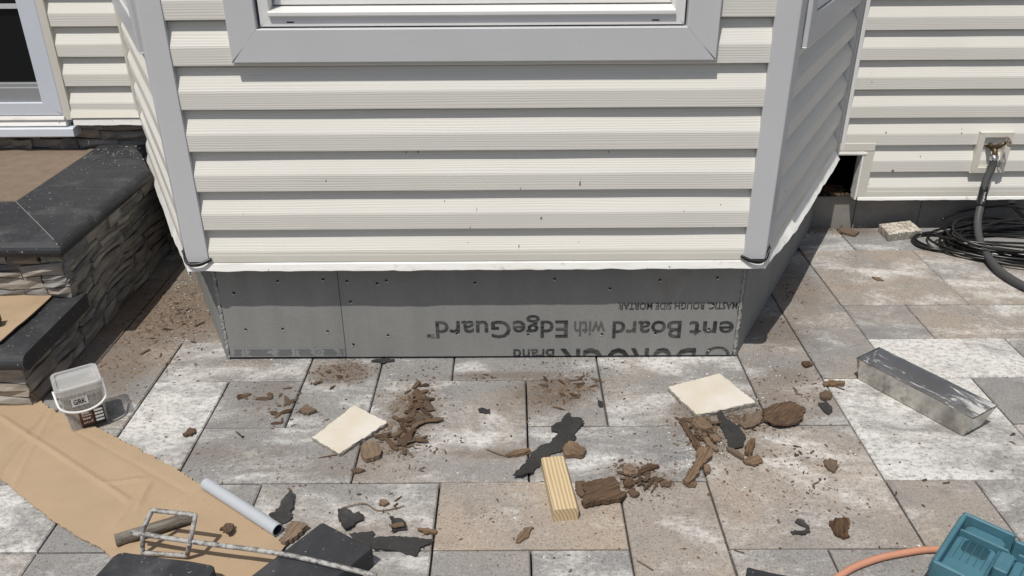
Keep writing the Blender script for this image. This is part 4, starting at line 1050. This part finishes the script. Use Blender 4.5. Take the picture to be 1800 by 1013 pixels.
rough_block('basalt_slab', [(r0.x, r0.y), (r0.x-.02, r0.y-.2), (r1.x-.02, r1.y-.2), (r1.x, r1.y)], .001, .045, M_BAS, 'dark stone slab just showing at the bottom edge near the orange hose', 'stone slab', .006)

# ---- grey pipe, handle and paddle
def tube_obj(name, a, b, r, mat, lab, cat, n=18, hollow=True, t=.003):
    a, b = Vector(a), Vector(b); d = (b-a).normalized(); e = empty(name, (a.x, a.y, 0), label=lab, cat=cat); u_ = d.orthogonal().normalized(); w_ = d.cross(u_)
    def rng(c, rr): return [c+(u_*math.cos(2*math.pi*k/n)+w_*math.sin(2*math.pi*k/n))*rr for k in range(n)]
    v = rng(a, r)+rng(b, r)+rng(b, r-t)+rng(a, r-t); f = []
    for l0, l1 in ((0, 1), (1, 2), (3, 0)):
        f += [(l0*n+i, l0*n+(i+1) % n, l1*n+(i+1) % n, l1*n+i) for i in range(n)]
    add('pipe_wall', v, f, mat, e, smooth=False, ang=math.atan2(d.y, d.x))
    v = rng(b-d*.0005, r-t)+rng(a+d*.0005, r-t); add('pipe_bore', v, [(i, (i+1) % n, (i+1) % n+n, i+n) for i in range(n)]+[tuple(n+i for i in range(n))], M_PVCIN, e, ang=math.atan2(d.y, d.x))
    return e
tube_obj('pvc_pipe', G(362, 852, .023)+Vector((0, 0, .004)), G(488, 932, .018), .0165, M_PVC, 'short light grey plastic pipe lying along the cardboard edge', 'pipe')
tube_obj('brown_tube', G(203, 950, .025), G(336, 909, .025), .0155, M_TUBE, 'weathered brown tube lying on the cardboard beneath the wire paddle', 'tube', t=.0155)
pd = empty('mixing_paddle', G(300, 960), label='crusted steel mixing paddle with long rod lying across the cardboard and basalt', cat='tool')
ra, rb = G(236, 938, .066), G(662, 1012, .068); rc = G(500, 975, .069)
rd = (rb-ra).normalized(); mb = MB(); mb.tube(spline([ra, ra+(rc-ra)*.5, rc, rb], 6), .0060, 8); rod = mb.obj('rod', M_ROD, pd, smooth=True, ang=math.atan2(rd.y, rd.x))
def on(t_): return ra+(rb-ra)*t_
for nm, sgn in (('upper', 1), ('lower', -1)):
    if sgn > 0: c1, c2 = G(267, 897, .118), G(344, 906, .118); t1, t2 = on(.035), on(.235)
    else: c1, c2 = G(250, 972, .016), G(329, 977, .020); t1, t2 = on(.045), on(.235)
    mb = MB(); k1 = t1+(c1-t1)*.88; k2 = t2+(c2-t2)*.88; m1 = c1+(c2-c1)*.1; m2 = c1+(c2-c1)*.9
    mb.tube(spline([t1-rd*.004, k1, (k1+m1)/2+(c1-(k1+m1)/2)*.6, m1, m2, (k2+m2)/2+(c2-(k2+m2)/2)*.6, k2, t2+rd*.004], 6), .0060, 8)
    mb.obj('paddle_loop', M_ROD, pd, smooth=True)
mb = MB(); mb.tube([on(-.02)+Vector((0, .004, .001)), on(.25)+Vector((0, .006, .001))], .0042, 8); mb.obj('weld_bar', M_ROD, pd, smooth=True)

# ---- orange hose and teal case
mb = MB(); mb.tube(spline([G(1380, 1090, .01), G(1475, 1013, .01), G(1530, 986, .01), G(1590, 972, .01), G(1650, 966, .01), G(1760, 975, .01), G(1850, 1010, .01)], 8), .0085, 10)
mb.obj('orange_hose', M_ORANGE, None, smooth=True, label='thin orange air hose curving in beside the teal tool case', cat='hose')
case = empty('tool_case', G(1700, 985), label='open teal plastic tool case tray with moulded compartments at the corner', cat='tool case')
cz = .095; c0 = G(1695, 898, cz); c1 = G(1638, 985, cz); cx_ = Vector((.095, -.092, 0)).normalized(); cy_ = Vector((-cx_.y, cx_.x, 0))*-1; cl = (Vector((c1.x, c1.y))-Vector((c0.x, c0.y))).length
cy_ = Vector((c1.x-c0.x, c1.y-c0.y, 0)).normalized(); cx_ = Vector((-cy_.y, cy_.x, 0)); cx_ = cx_ if cx_.x > 0 else -cx_
cf = lambda x, y, z: Vector((c0.x, c0.y, 0))+cx_*x+cy_*y+Vector((0, 0, z)); CLN = .42; cang = math.atan2(cx_.y, cx_.x)
def cbox(name, x0, x1, y0, y1, z0, z1, mat, r=.004):
    v = []; pts = [(x0+r, y0), (x1-r, y0), (x1, y0+r), (x1, y1-r), (x1-r, y1), (x0+r, y1), (x0, y1-r), (x0, y0+r)]; n = 8; mx, my = (x0+x1)/2, (y0+y1)/2
    ins = [(x+(mx-x)/max(abs(mx-x), .003)*.0025, y+(my-y)/max(abs(my-y), .003)*.0025) for x, y in pts]
    v = [cf(x, y, z0) for x, y in pts]+[cf(x, y, z1-.0025) for x, y in pts]+[cf(x, y, z1) for x, y in ins]
    f = [(l*n+i, l*n+(i+1) % n, (l+1)*n+(i+1) % n, (l+1)*n+i) for l in (0, 1) for i in range(n)]+[tuple(range(n-1, -1, -1)), tuple(2*n+i for i in range(n))]
    return add(name, v, f, mat, case, ang=cang)
cbox('case_floor', 0, CLN, 0, cl, .012, .045, M_TEAL, .012)
cbox('case_wall', 0, CLN*.28, 0, .010, .045, cz, M_TEAL); cbox('case_wall', CLN*.28+.001, CLN, .012, .022, .045, cz-.004, M_TEAL); cbox('case_wall', 0, .011, .0105, cl-.011, .045, cz, M_TEAL); cbox('case_wall', 0, CLN, cl-.0105, cl, .045, cz, M_TEAL)
cbox('case_rim', -.004, .0, .006, cl-.006, .062, cz-.012, M_TEAL, .001); cbox('case_foot', .01, .10, cl+.0005, cl+.012, .008, .055, M_TEALD)
cbox('latch', CLN*.42, CLN*.56, .001, .0115, .05, cz-.006, M_TEAL, .002)
cbox('divider', .0115, .118, .052, .057, .045, .083, M_TEAL, .001); cbox('compartment_shelf', .0115, .098, .0575, cl-.028, .0455, .066, M_TEAL, .006)
cbox('divider', .098, .103, .0575, cl-.05, .0455, .074, M_TEAL, .001); cbox('compartment_shelf', .1035, .135, .058, .128, .0455, .078, M_TEAL, .004); cbox('compartment_shelf', .018, .105, .0115, .046, .0455, .072, M_TEAL, .010)
cbox('divider', .1365, CLN-.01, .044, .049, .0455, .080, M_TEAL, .001); cbox('compartment_shelf', .1365, CLN-.01, .0495, .150, .0455, .062, M_TEAL, .005); cbox('compartment_shelf', .105, CLN-.01, .158, cl-.011, .0455, .070, M_TEAL, .005)
cbox('latch', CLN*.74, CLN*.88, .001, .0115, .05, cz-.006, M_TEAL, .002)
for k_ in range(5): cbox('rib', .024+.015*k_, .027+.015*k_, .062, .150, .0662, .0685, M_TEAL, .0008)
for k_ in range(6): cbox('rib', .155+.036*k_, .159+.036*k_, .055, .145, .0622, .066, M_TEAL, .0008)
cbox('tool_pocket', .030, .086, .060, .110, .0663, .0672, M_TEALD, .008)
cbox('compartment_well', .1035, .1355, .129, .155, .0452, .047, M_TEALD, .003)
mb = MB(); mb.tube(spline([cf(-.03, cl+.03, .02), cf(-.01, cl+.02, .035), cf(.02, cl+.016, .04), cf(.08, cl+.018, .03)], 6), .010, 8); mb.obj('carry_handle', M_BLKP, case, smooth=True)

# ================================================================ TORN TAR PAPER
def felt(pts, ox, oy, sc, lab, amp=.011, curl=.020, seed=0, t=.0022):
    return sheet('tar_paper_scrap', gpoly(pts, ox, oy, sc), M_FELT, t, amp, .0012, 4, .0026, 2, curl, seed, .006, label=lab, cat='tar paper', group='torn scraps of tar paper')
felt([(185, 735), (230, 680), (300, 580), (345, 545), (370, 530), (420, 520), (460, 475), (470, 450), (430, 440), (430, 415), (455, 400), (490, 385), (510, 345), (545, 325), (555, 355), (600, 360), (625, 370), (640, 385), (610, 420), (580, 455), (590, 480), (560, 520), (510, 560), (430, 580), (380, 625), (370, 650), (330, 680), (310, 715), (270, 720), (240, 740)],
     850, 640, 3.6175, 'long ragged strip of black tar paper beside the pine block', .008, .010, 1)
felt([(105, 415), (160, 375), (180, 340), (215, 310), (235, 290), (248, 310), (245, 370), (228, 390), (240, 425), (215, 445), (175, 465), (150, 440)], 440, 780, 3.214, 'pointed black tar paper scrap beside the grey pipe end', seed=2)
felt([(500, 390), (540, 378), (575, 395), (580, 410), (615, 395), (640, 410), (640, 440), (600, 455), (585, 480), (560, 500), (530, 505), (515, 470), (498, 430)], 440, 780, 3.214, 'heart shaped black tar paper scrap behind the basalt block', seed=3)
felt([(790, 432), (850, 428), (875, 445), (890, 490), (830, 500), (795, 515), (800, 470)], 440, 780, 3.214, 'small black tar paper scrap with a wood chip on it', curl=.02, seed=4)
felt([(560, 525), (640, 515), (690, 505), (705, 520), (690, 540), (740, 530), (800, 528), (920, 535), (960, 545), (1040, 555), (1030, 570), (960, 595), (945, 640), (930, 648), (860, 620), (790, 605), (720, 605), (660, 595), (600, 570)], 440, 780, 3.214, 'wide black tar paper scrap to the right of the basalt block', .006, .014, 5)
felt([(525, 395), (550, 385), (580, 430), (650, 475), (690, 510), (735, 580), (715, 610), (710, 640), (660, 650), (605, 645), (600, 600), (580, 545), (545, 490)], 1130, 630, 4.0525, 'black gritty tar paper strip below the large cream tile', .007, .010, 6)
felt([(1245, 330), (1290, 325), (1300, 308), (1325, 330), (1345, 350), (1350, 385), (1325, 410), (1290, 390), (1265, 360)], 1130, 630, 4.0525, 'small ragged black scrap left of the mud pan', curl=.016, seed=7)
felt([(590, 720), (600, 708), (640, 715), (665, 740), (672, 775), (640, 787), (580, 785), (565, 770), (640, 765), (650, 745)], 1200, 680, 3, 'curled crescent of black tar paper on the large tan paver', curl=.018, seed=8)
felt([(1520, 395), (1545, 385), (1575, 395), (1605, 395), (1605, 425), (1565, 425), (1525, 410)], 450, 620, 3.8956, 'tiny black tar paper scrap in the middle of the big mottled paver', curl=.008, seed=9)
felt([(785, 72), (820, 50), (950, 52), (945, 66), (900, 70), (880, 82), (830, 72)], 450, 620, 3.8956, 'black felt flap sticking out under the cement board', curl=.012, seed=10)
felt([(725, 240), (755, 245), (758, 278), (740, 282), (725, 265)], 850, 640, 3.6175, 'tiny black square scrap in a paver joint above the tar strip', curl=.008, seed=11)
felt([(1110, 345), (1140, 340), (1136, 352), (1116, 354)], 1300, 590, 2.2, 'small black scrap on the paver joint near the mud pan', seed=12)

# ================================================================ ROTTEN WOOD
def rot(pts, ox, oy, sc, lab, t=.010, amp=.010, mat=M_ROT, seed=0, base=.001, curl=.004, grp='rotten wood pieces'):
    return sheet('rotten_wood_piece', gpoly(pts, ox, oy, sc), mat, t*.8, amp*.55, base, 8, .0030, 2, curl, seed+20, .006, grain=True, label=lab, cat='rotten wood', group=grp)
rot([(850, 385), (930, 350), (1040, 318), (1110, 350), (1160, 375), (1140, 410), (1135, 455), (1085, 495), (960, 512), (910, 490), (860, 465)], 1130, 630, 4.0525, 'big leaf shaped slab of rotten wood right of the large cream tile', .008, .012, seed=1, curl=.014)
rot([(275, 480), (310, 480), (350, 560), (400, 620), (420, 655), (370, 665), (335, 600), (300, 530)], 1130, 630, 4.0525, 'upper brown splinter slab below the large cream tile', .010, .008, seed=2)
rot([(380, 670), (430, 655), (490, 670), (495, 720), (450, 760), (350, 895), (310, 920), (280, 900), (330, 820), (385, 740)], 1130, 630, 4.0525, 'long bent stick of rotten wood pointing away from the large tile', .016, .006, M_ROTL, 3)
rot([(625, 790), (700, 770), (830, 752), (850, 780), (860, 830), (910, 850), (880, 885), (740, 910), (650, 930), (620, 900), (650, 855), (630, 820)], 850, 640, 3.6175, 'thick fibrous slab of rotten wood right of the pine block', .018, .010, seed=4)
rot([(500, 560), (540, 520), (600, 530), (650, 570), (630, 608), (520, 603)], 850, 640, 3.6175, 'brown wood fragment half behind the pine block', .016, .008, M_ROTL, seed=5)
rot([(725, 665), (770, 640), (840, 655), (862, 690), (845, 735), (760, 760), (735, 745), (718, 700)], 450, 620, 3.8956, 'six sided brown wood chunk by the left cream tile', .017, .006, M_ROTL, seed=6)
rot([(920, 815), (960, 760), (1000, 748), (1015, 755), (990, 790), (945, 830), (920, 830)], 600, 680, 3, 'lone elongated wood chip on the plain tan paver', .007, .004, M_ROTL, seed=7)
rot([(770, 725), (800, 703), (870, 705), (880, 730), (870, 770), (880, 800), (850, 810), (800, 785)], 1200, 680, 3, 'flat crumbly brown piece right of the black crescent scrap', .007, .008, seed=8)
rot([(740, 400), (780, 392), (812, 400), (820, 430), (795, 460), (765, 445), (745, 420)], 1200, 680, 3, 'round crumbly brown piece on the white stained tan paver', .008, .006, seed=9)
rot([(1280, 190), (1330, 170), (1435, 185), (1430, 205), (1360, 205), (1290, 205)], 1130, 630, 4.0525, 'light brown stick at the left end of the mud pan', .010, .005, M_ROTL, seed=10)
rot([(1255, 265), (1300, 245), (1345, 265), (1340, 300), (1290, 308), (1260, 290)], 1130, 630, 4.0525, 'round brown wood chip above the small black scrap', .010, .006, seed=11)
rot([(680, 480), (740, 420), (835, 380), (850, 450), (800, 500), (720, 510)], 1130, 630, 4.0525, 'matted brown fibres under the front of the large cream tile', .006, .010, seed=12)
rot([(590, 650), (640, 660), (720, 715), (715, 732), (660, 705), (600, 665)], 1130, 630, 4.0525, 'dark slanting splinter below the gritty tar strip', .012, .004, seed=13)
rot([(735, 640), (760, 600), (795, 600), (795, 640), (765, 715), (720, 690)], 1130, 630, 4.0525, 'curled brown chip right of the gritty tar strip', .016, .006, M_ROTL, seed=14)
rot([(710, 745), (760, 715), (820, 705), (855, 745), (800, 775), (740, 765)], 1130, 630, 4.0525, 'pointed brown chip below the gritty tar strip', .008, .006, M_ROTL, seed=15)
rot([(430, 590), (460, 580), (540, 665), (520, 680), (450, 625)], 1130, 630, 4.0525, 'straight brown splinter left of the gritty tar strip', .010, .004, M_ROTL, seed=16)
rot([(505, 470), (520, 470), (518, 570), (503, 568)], 1130, 630, 4.0525, 'thin upright splinter in front of the large cream tile', .006, .003, M_ROTL, seed=17)
rot([(470, 560), (520, 555), (560, 600), (510, 610)], 1130, 630, 4.0525, 'short tan chip beside the gritty tar strip', .009, .004, M_ROTL, seed=18)
rot([(345, 470), (400, 440), (470, 480), (495, 520), (420, 525), (360, 510)], 1130, 630, 4.0525, 'brown flake at the near corner of the large cream tile', .012, .008, M_ROTL, seed=19)
rot([(430, 790), (470, 765), (480, 825), (440, 832)], 1130, 630, 4.0525, 'small yellowish end of wood beside the bent stick', .012, .003, M_ROTL, seed=21)
rot([(300, 905), (350, 890), (385, 900), (375, 925), (330, 928)], 1130, 630, 4.0525, 'pale wood flake at the lower end of the bent stick', .006, .004, M_ROTL, seed=22)
rot([(140, 590), (200, 560), (290, 550), (300, 565), (220, 590), (150, 600)], 850, 640, 3.6175, 'pale sliver of wood left of the long tar paper strip', .008, .004, M_ROTL, seed=23)
rot([(980, 700), (1040, 650), (1110, 655), (1118, 668), (1030, 700), (1000, 715)], 850, 640, 3.6175, 'wedge shaped brown chip in the heap between block and tile', .010, .006, seed=24)
rot([(880, 680), (930, 650), (1000, 700), (960, 720), (900, 715)], 850, 640, 3.6175, 'fibrous brown lump in the heap between block and tile', .009, .008, M_ROTL, seed=25)
rot([(885, 760), (930, 735), (955, 780), (930, 800), (895, 790)], 850, 640, 3.6175, 'oval brown chip at the corner of the thick wood slab', .010, .005, seed=26)
rot([(915, 820), (950, 805), (992, 835), (965, 855), (930, 845)], 850, 640, 3.6175, 'second oval chip below the heap between block and tile', .009, .005, seed=27)
rot([(1120, 770), (1150, 755), (1195, 762), (1180, 785), (1130, 788)], 850, 640, 3.6175, 'dark flake lying on the paver joint left of the bent stick', .006, .005, seed=28)
rot([(1080, 740), (1130, 728), (1150, 748), (1100, 756)], 850, 640, 3.6175, 'dark crumb of wood on the joint below the mottled paver', .006, .005, seed=29)
rot([(585, 760), (640, 755), (650, 790), (640, 850), (620, 862), (590, 830)], 850, 640, 3.6175, 'dark rotten lump between pine block and thick slab', .008, .006, seed=30)
rot([(175, 580), (230, 460), (290, 470), (330, 490), (270, 545), (200, 590)], 440, 780, 3.214, 'frayed bundle of rotten fibres between pipe end and basalt block', .016, .014, M_ROTL, seed=31)
rot([(785, 485), (865, 475), (870, 490), (800, 500)], 440, 780, 3.214, 'orange brown chip on top of the small tar scrap', .006, .003, M_ROTL, seed=32, base=.012)
rot([(945, 490), (1000, 485), (1055, 500), (1050, 520), (980, 518)], 440, 780, 3.214, 'orange brown chip above the wide tar scrap', .008, .004, M_ROTL, seed=33)
rot([(730, 335), (770, 328), (785, 345), (755, 360), (735, 352)], 440, 780, 3.214, 'small tan chip on the white stained paver behind the tar scraps', .009, .004, M_ROTL, seed=34)
rot([(570, 155), (610, 145), (650, 160), (625, 170), (580, 175)], 440, 780, 3.214, 'brown flake on the joint below the six sided chunk', .008, .004, seed=35)
rot([(1165, 790), (1200, 755), (1240, 760), (1235, 790), (1205, 812), (1190, 790)], 0, 680, 3, 'dark crumbly piece of wood on the cardboard right of the paddle', .008, .008, seed=36, base=.016)
rot([(965, 262), (1005, 228), (1035, 235), (1030, 255), (985, 270)], 0, 680, 3, 'brown chip on the white paver beside the cardboard', .010, .004, seed=37)
rot([(410, 155), (450, 122), (495, 135), (520, 150), (470, 170)], 400, 680, 3.3, 'brown chip near the joint left of the left tile', .010, .006, seed=38)
rot([(1440, 620), (1500, 630), (1555, 645), (1530, 665), (1480, 655), (1440, 640)], 1050, 220, 3.378, 'flat brown piece of wood beside the foundation near the bay', .010, .005, seed=39)
rot([(990, 325), (1030, 328), (1052, 343), (1020, 342)], 1200, 380, 2.98, 'thin brown splinter on the large tan paver by the coil', .006, .003, M_ROTL, seed=40)
rot([(620, 775), (660, 770), (680, 788), (640, 800)], 1200, 380, 2.98, 'brown chip in front of the right bay corner', .008, .005, seed=41)

# chips: small irregular chunks sharing a few meshes
chip_src = []
def make_chip(seed, mat):
    """thin splintered flake, long axis x, frayed ends"""
    r = random.Random(seed); m = r.randint(4, 6); top = []; bot = []
    hw = [r.uniform(.25, .5)*(1-.5*abs(2*i/(m-1)-1)**2) for i in range(m)]
    for i in range(m):
        x = -1+2*i/(m-1)+r.uniform(-.12, .12); e = 1 if i in (0, m-1) else 0
        top.append((x+e*r.uniform(-.25, .25), hw[i]*r.uniform(.7, 1.2))); bot.append((x+e*r.uniform(-.25, .25), -hw[i]*r.uniform(.7, 1.2)))
    v = []; bend = r.uniform(-.15, .25)
    for z in (.0, .22):
        for i in range(m):
            for (x, y) in (top[i], ((top[i][0]+bot[i][0])/2, 0), bot[i]): v.append((x, y, z+bend*(1-x*x)+r.uniform(-.05, .05)+(.06 if y == 0 and z else 0)))
    k = 3*m; f = []
    for i in range(m-1):
        for j in (0, 1):
            f.append((k+3*i+j, k+3*i+j+1, k+3*i+j+4, k+3*i+j+3)); f.append((3*i+j, 3*i+j+3, 3*i+j+4, 3*i+j+1))
        f.append((3*i, k+3*i, k+3*i+3, 3*i+3)); f.append((3*i+2, 3*i+5, k+3*i+5, k+3*i+2))
    f += [(0, 1, k+1, k), (1, 2, k+2, k+1), (k-3, k-2, 2*k-2, 2*k-3), (k-2, k-1, 2*k-1, 2*k-2)]
    me = bpy.data.meshes.new('wood_chip'); me.from_pydata(v, [], f); me.materials.append(mat); return me
CH = [make_chip(i, M_ROT if i % 3 else M_ROTL) for i in range(9)]
def chip(x, y, r, lab, grp, z=0.0, el=None, thick=.45, ang=None):
    o = bpy.data.objects.new('wood_chip', random.choice(CH)); COL.objects.link(o)
    o.location = (x, y, z+.0012+r*.08); e = el or random.uniform(.9, 1.9)
    o.scale = (r*e, r*random.uniform(.9, 1.9), r*.55*random.uniform(.6, 1.3)); o.rotation_euler = (jit(.16), jit(.10)+0*thick, random.random()*6.28 if ang is None else ang)
    tag(o, lab, 'wood chip', grp)
def cluster(pts, n, spread, rr, lab, grp, zmax=.0, el=None):
    for _ in range(n):
        i = random.random()*(len(pts)-1); k = int(i); a, b = Vector(pts[k]), Vector(pts[min(k+1, len(pts)-1)]); p = a+(b-a)*(i-k)
        g = G(p.x+random.gauss(0, spread), p.y+random.gauss(0, spread*.7))
        chip(g.x, g.y, random.uniform(*rr), lab, grp, random.random()*zmax, el)
cluster([(735, 690), (745, 715), (725, 740), (720, 770), (705, 785)], 64, 10, (.008, .022), 'small rotten wood chip heaped on the pavers right of the left cream tile', 'chips heaped right of the left tile', .006)
cluster([(690, 770), (675, 765), (665, 775)], 9, 5, (.006, .014), 'small rotten wood chip by the corner of the left cream tile', 'chips at the left tile corner', .008)
cluster([(1085, 825), (1120, 835), (1150, 845), (1110, 855)], 30, 13, (.005, .014), 'small wood chip scattered between the pine block and the bent stick', 'chips between block and bent stick', .006)
cluster([(1215, 735), (1225, 760), (1250, 770), (1240, 745)], 34, 10, (.006, .018), 'small wood chip in the litter in front of the large cream tile', 'chips in front of the large tile', .007)
cluster([(1320, 730), (1345, 750), (1340, 720)], 12, 9, (.006, .016), 'small wood chip between the large tile and the leaf shaped slab', 'chips beside the leaf shaped slab', .006)
cluster([(935, 665), (1000, 668), (1050, 670), (1000, 690), (985, 710)], 30, 9, (.004, .012), 'small wood chip strewn on the grey paver under the board edge', 'chips under the board middle')
cluster([(880, 668), (820, 668)], 9, 8, (.003, .006), 'small wood chip along the joint left of the board middle', 'chips along the joint')
cluster([(420, 702), (440, 700), (515, 695), (490, 725), (495, 740)], 16, 7, (.007, .017), 'small brown wood chip on the dark pavers left of the left tile', 'chips left of the left tile')
cluster([(770, 800), (830, 785), (640, 840), (790, 770)], 12, 18, (.003, .006), 'small brown chip scattered on the big mottled paver', 'chips on the big mottled paver')
cluster([(635, 875), (690, 880), (670, 890)], 9, 8, (.003, .007), 'small brown chip on the paver behind the heart shaped scrap', 'chips behind the heart shaped scrap')
cluster([(1410, 800), (1425, 795), (1437, 866), (1410, 817), (1395, 780), (1465, 783)], 12, 8, (.003, .007), 'small brown chip on the large tan paver by the tile debris', 'chips on the large tan paver')
cluster([(1415, 645), (1415, 670), (1400, 690), (1425, 705)], 9, 10, (.003, .008), 'small brown chip on the dusty paver before the bay corner', 'chips before the bay corner')
cluster([(1365, 585), (1375, 560), (1385, 515), (1395, 520)], 14, 8, (.002, .006), 'small brown chip in the shade beside the right skirt board', 'chips beside the right skirt board')
cluster([(865, 860), (890, 880), (905, 920), (850, 900), (870, 900)], 9, 14, (.002, .004), 'tiny brown chip on the plain tan paver', 'tiny chips on the tan paver')
cluster([(1475, 402), (1460, 405), (1490, 405)], 7, 5, (.005, .012), 'brown chip on the ground beside the right foundation', 'chips by the foundation')
cluster([(300, 545), (340, 520), (330, 580), (285, 560), (250, 640)], 22, 24, (.005, .013), 'small brown crumb of wood in the soil left of the bay', 'crumbs left of the bay')
cluster([(500, 690), (560, 670), (620, 655)], 10, 14, (.005, .012), 'small brown chip on the grey paver below the board split', 'chips below the board split')
for x, y, r in ((1475, 683, .010), (1466, 672, .008), (1625, 845, .007), (1663, 850, .006), (1575, 868, .006), (1623, 890, .005), (1780, 765, .010), (1450, 677, .009)):
    g = G(x, y); chip(g.x, g.y, r, 'small brown chip on the pavers around the mud pan', 'chips around the mud pan')
# twigs and shavings
for pts, lab in (([(600, 893), (640, 886), (665, 897), (700, 892), (710, 889)], 'thin dark twig on the paver behind the tar scraps'), ([(855, 790), (880, 800), (905, 802), (935, 795)], 'pale wood shaving curving over the joint left of the pine block'), ([(560, 805), (590, 800), (598, 797)], 'straw like fibre at the near corner of the left tile'), ([(1120, 985), (1148, 1003)], 'short brown splinter near the bottom edge'), ([(1290, 967), (1308, 973)], 'tiny pale splinter on the bottom joint')):
    mb = MB(); P = [G(x, y, .004)+Vector((0, 0, .002*math.sin(i*2))) for i, (x, y) in enumerate(pts)]; mb.tube(spline(P, 5) if len(P) > 2 else P, .0017, 5); mb.obj('twig', M_ROTL, None, label=lab, cat='twig')
# loose screw on the paver
sc = empty('loose_screw', G(425, 765), label='single dark screw lying on the paver left of the left tile', cat='screw'); a, b = G(414, 758, .003), G(426, 768, .004)
mb = MB(); mb.tube([a, a+(b-a)*.3, b], [.0008, .0018, .0018], 6); mb.obj('shank', M_BLKP, sc); mb = MB(); mb.tube([b, b+(b-a).normalized()*.003], [.002, .005], 8); mb.obj('head', M_BLKP, sc)

# crumbs nobody could count
def spots(pts, n, sx, sy=None, uni=None, z=.0006):
    out = []
    for _ in range(n):
        if uni: x, y = random.uniform(uni[0], uni[2]), random.uniform(uni[1], uni[3])
        else:
            c = random.choice(pts); x, y = random.gauss(c[0], sx), random.gauss(c[1], sy or sx*.6)
        g = G(x, y); out.append((g.x, g.y, z))
    return out
brown = spots([(715, 720), (735, 700), (710, 780), (690, 765)], 900, 32) + spots([(1250, 750), (1230, 770), (1310, 735)], 700, 34) + spots([(1120, 845), (1150, 840)], 420, 38) + spots([(985, 680), (1030, 670), (960, 700)], 420, 36, 14) + spots([(300, 540), (270, 590), (340, 480), (250, 560), (330, 560)], 1500, 34, 26)
brown += spots([(740, 695), (735, 725), (720, 755), (708, 782)], 900, 9, 9) + spots([(1225, 745), (1240, 765), (1300, 735), (1325, 745)], 600, 14, 9) + spots([(1100, 830), (1130, 840)], 260, 16, 8)
brown += spots([(595, 655), (620, 650)], 320, 24, 10) + spots([(190, 640), (230, 650), (300, 640)], 420, 40, 22) + spots([(480, 710), (430, 700), (500, 735)], 300, 38) + spots([(540, 820), (430, 810), (650, 800)], 420, 70, 26) + spots([(1370, 585), (1390, 520), (1380, 690), (1400, 660)], 480, 28, 30) + spots([(870, 890), (1020, 880)], 200, 60, 30) + spots([(1400, 800), (1440, 870), (1350, 840)], 320, 60, 40)
brown += spots(None, 260, 0, uni=(200, 640, 1790, 1010)) + spots([(880, 665), (700, 645), (1000, 640)], 260, 80, 6) + spots([(1480, 403), (1440, 410)], 160, 22, 5)
crumbs('wood_crumbs', brown, M_CRUMB, 'fine brown crumbs of rotten wood strewn over the pavers', 'crumbs', size=(.0005, .0033))
dark = spots(None, 420, 0, uni=(200, 640, 1790, 1010)) + spots([(715, 730), (300, 540), (1250, 760), (980, 690)], 900, 60, 40)
crumbs('dark_crumbs', dark, M_CRUMBK, 'fine dark crumbs of felt and soil strewn over the pavers', 'crumbs', size=(.0007, .0024))
pale = spots([(1290, 640), (1330, 680), (1270, 640)], 420, 34, 26) + spots([(430, 640), (480, 640)], 240, 50, 10) + spots([(330, 500), (310, 560)], 320, 30, 30) + spots(None, 500, 0, uni=(200, 640, 1790, 1010)) + spots([(1260, 790), (1230, 800)], 220, 30, 20)
crumbs('mortar_crumbs', pale, M_CRUMBW, 'fine white mortar crumbs strewn over the pavers', 'crumbs', size=(.0006, .0022))
gr = []
for _ in range(190):
    x = random.uniform(SX-CW, SX-.02); y = 3.56-abs(random.gauss(0, .22))
    if y > 2.6 and x < bayx(y)-.01: gr.append((x, y, SZ+.0005))
crumbs('coping_grit', gr, simple('grey_grit', (.33, .325, .31), .95, .3), 'pale grit on the black coping next to the house', 'grit', size=(.0006, .0028))
hd = [(random.uniform(1.36, 1.56), random.uniform(3.61, 3.75), .1485) for _ in range(240)]
crumbs('hole_debris', hd, M_ROT, 'crumbled rotten wood inside the dark wall notch', 'debris', size=(.003, .010))
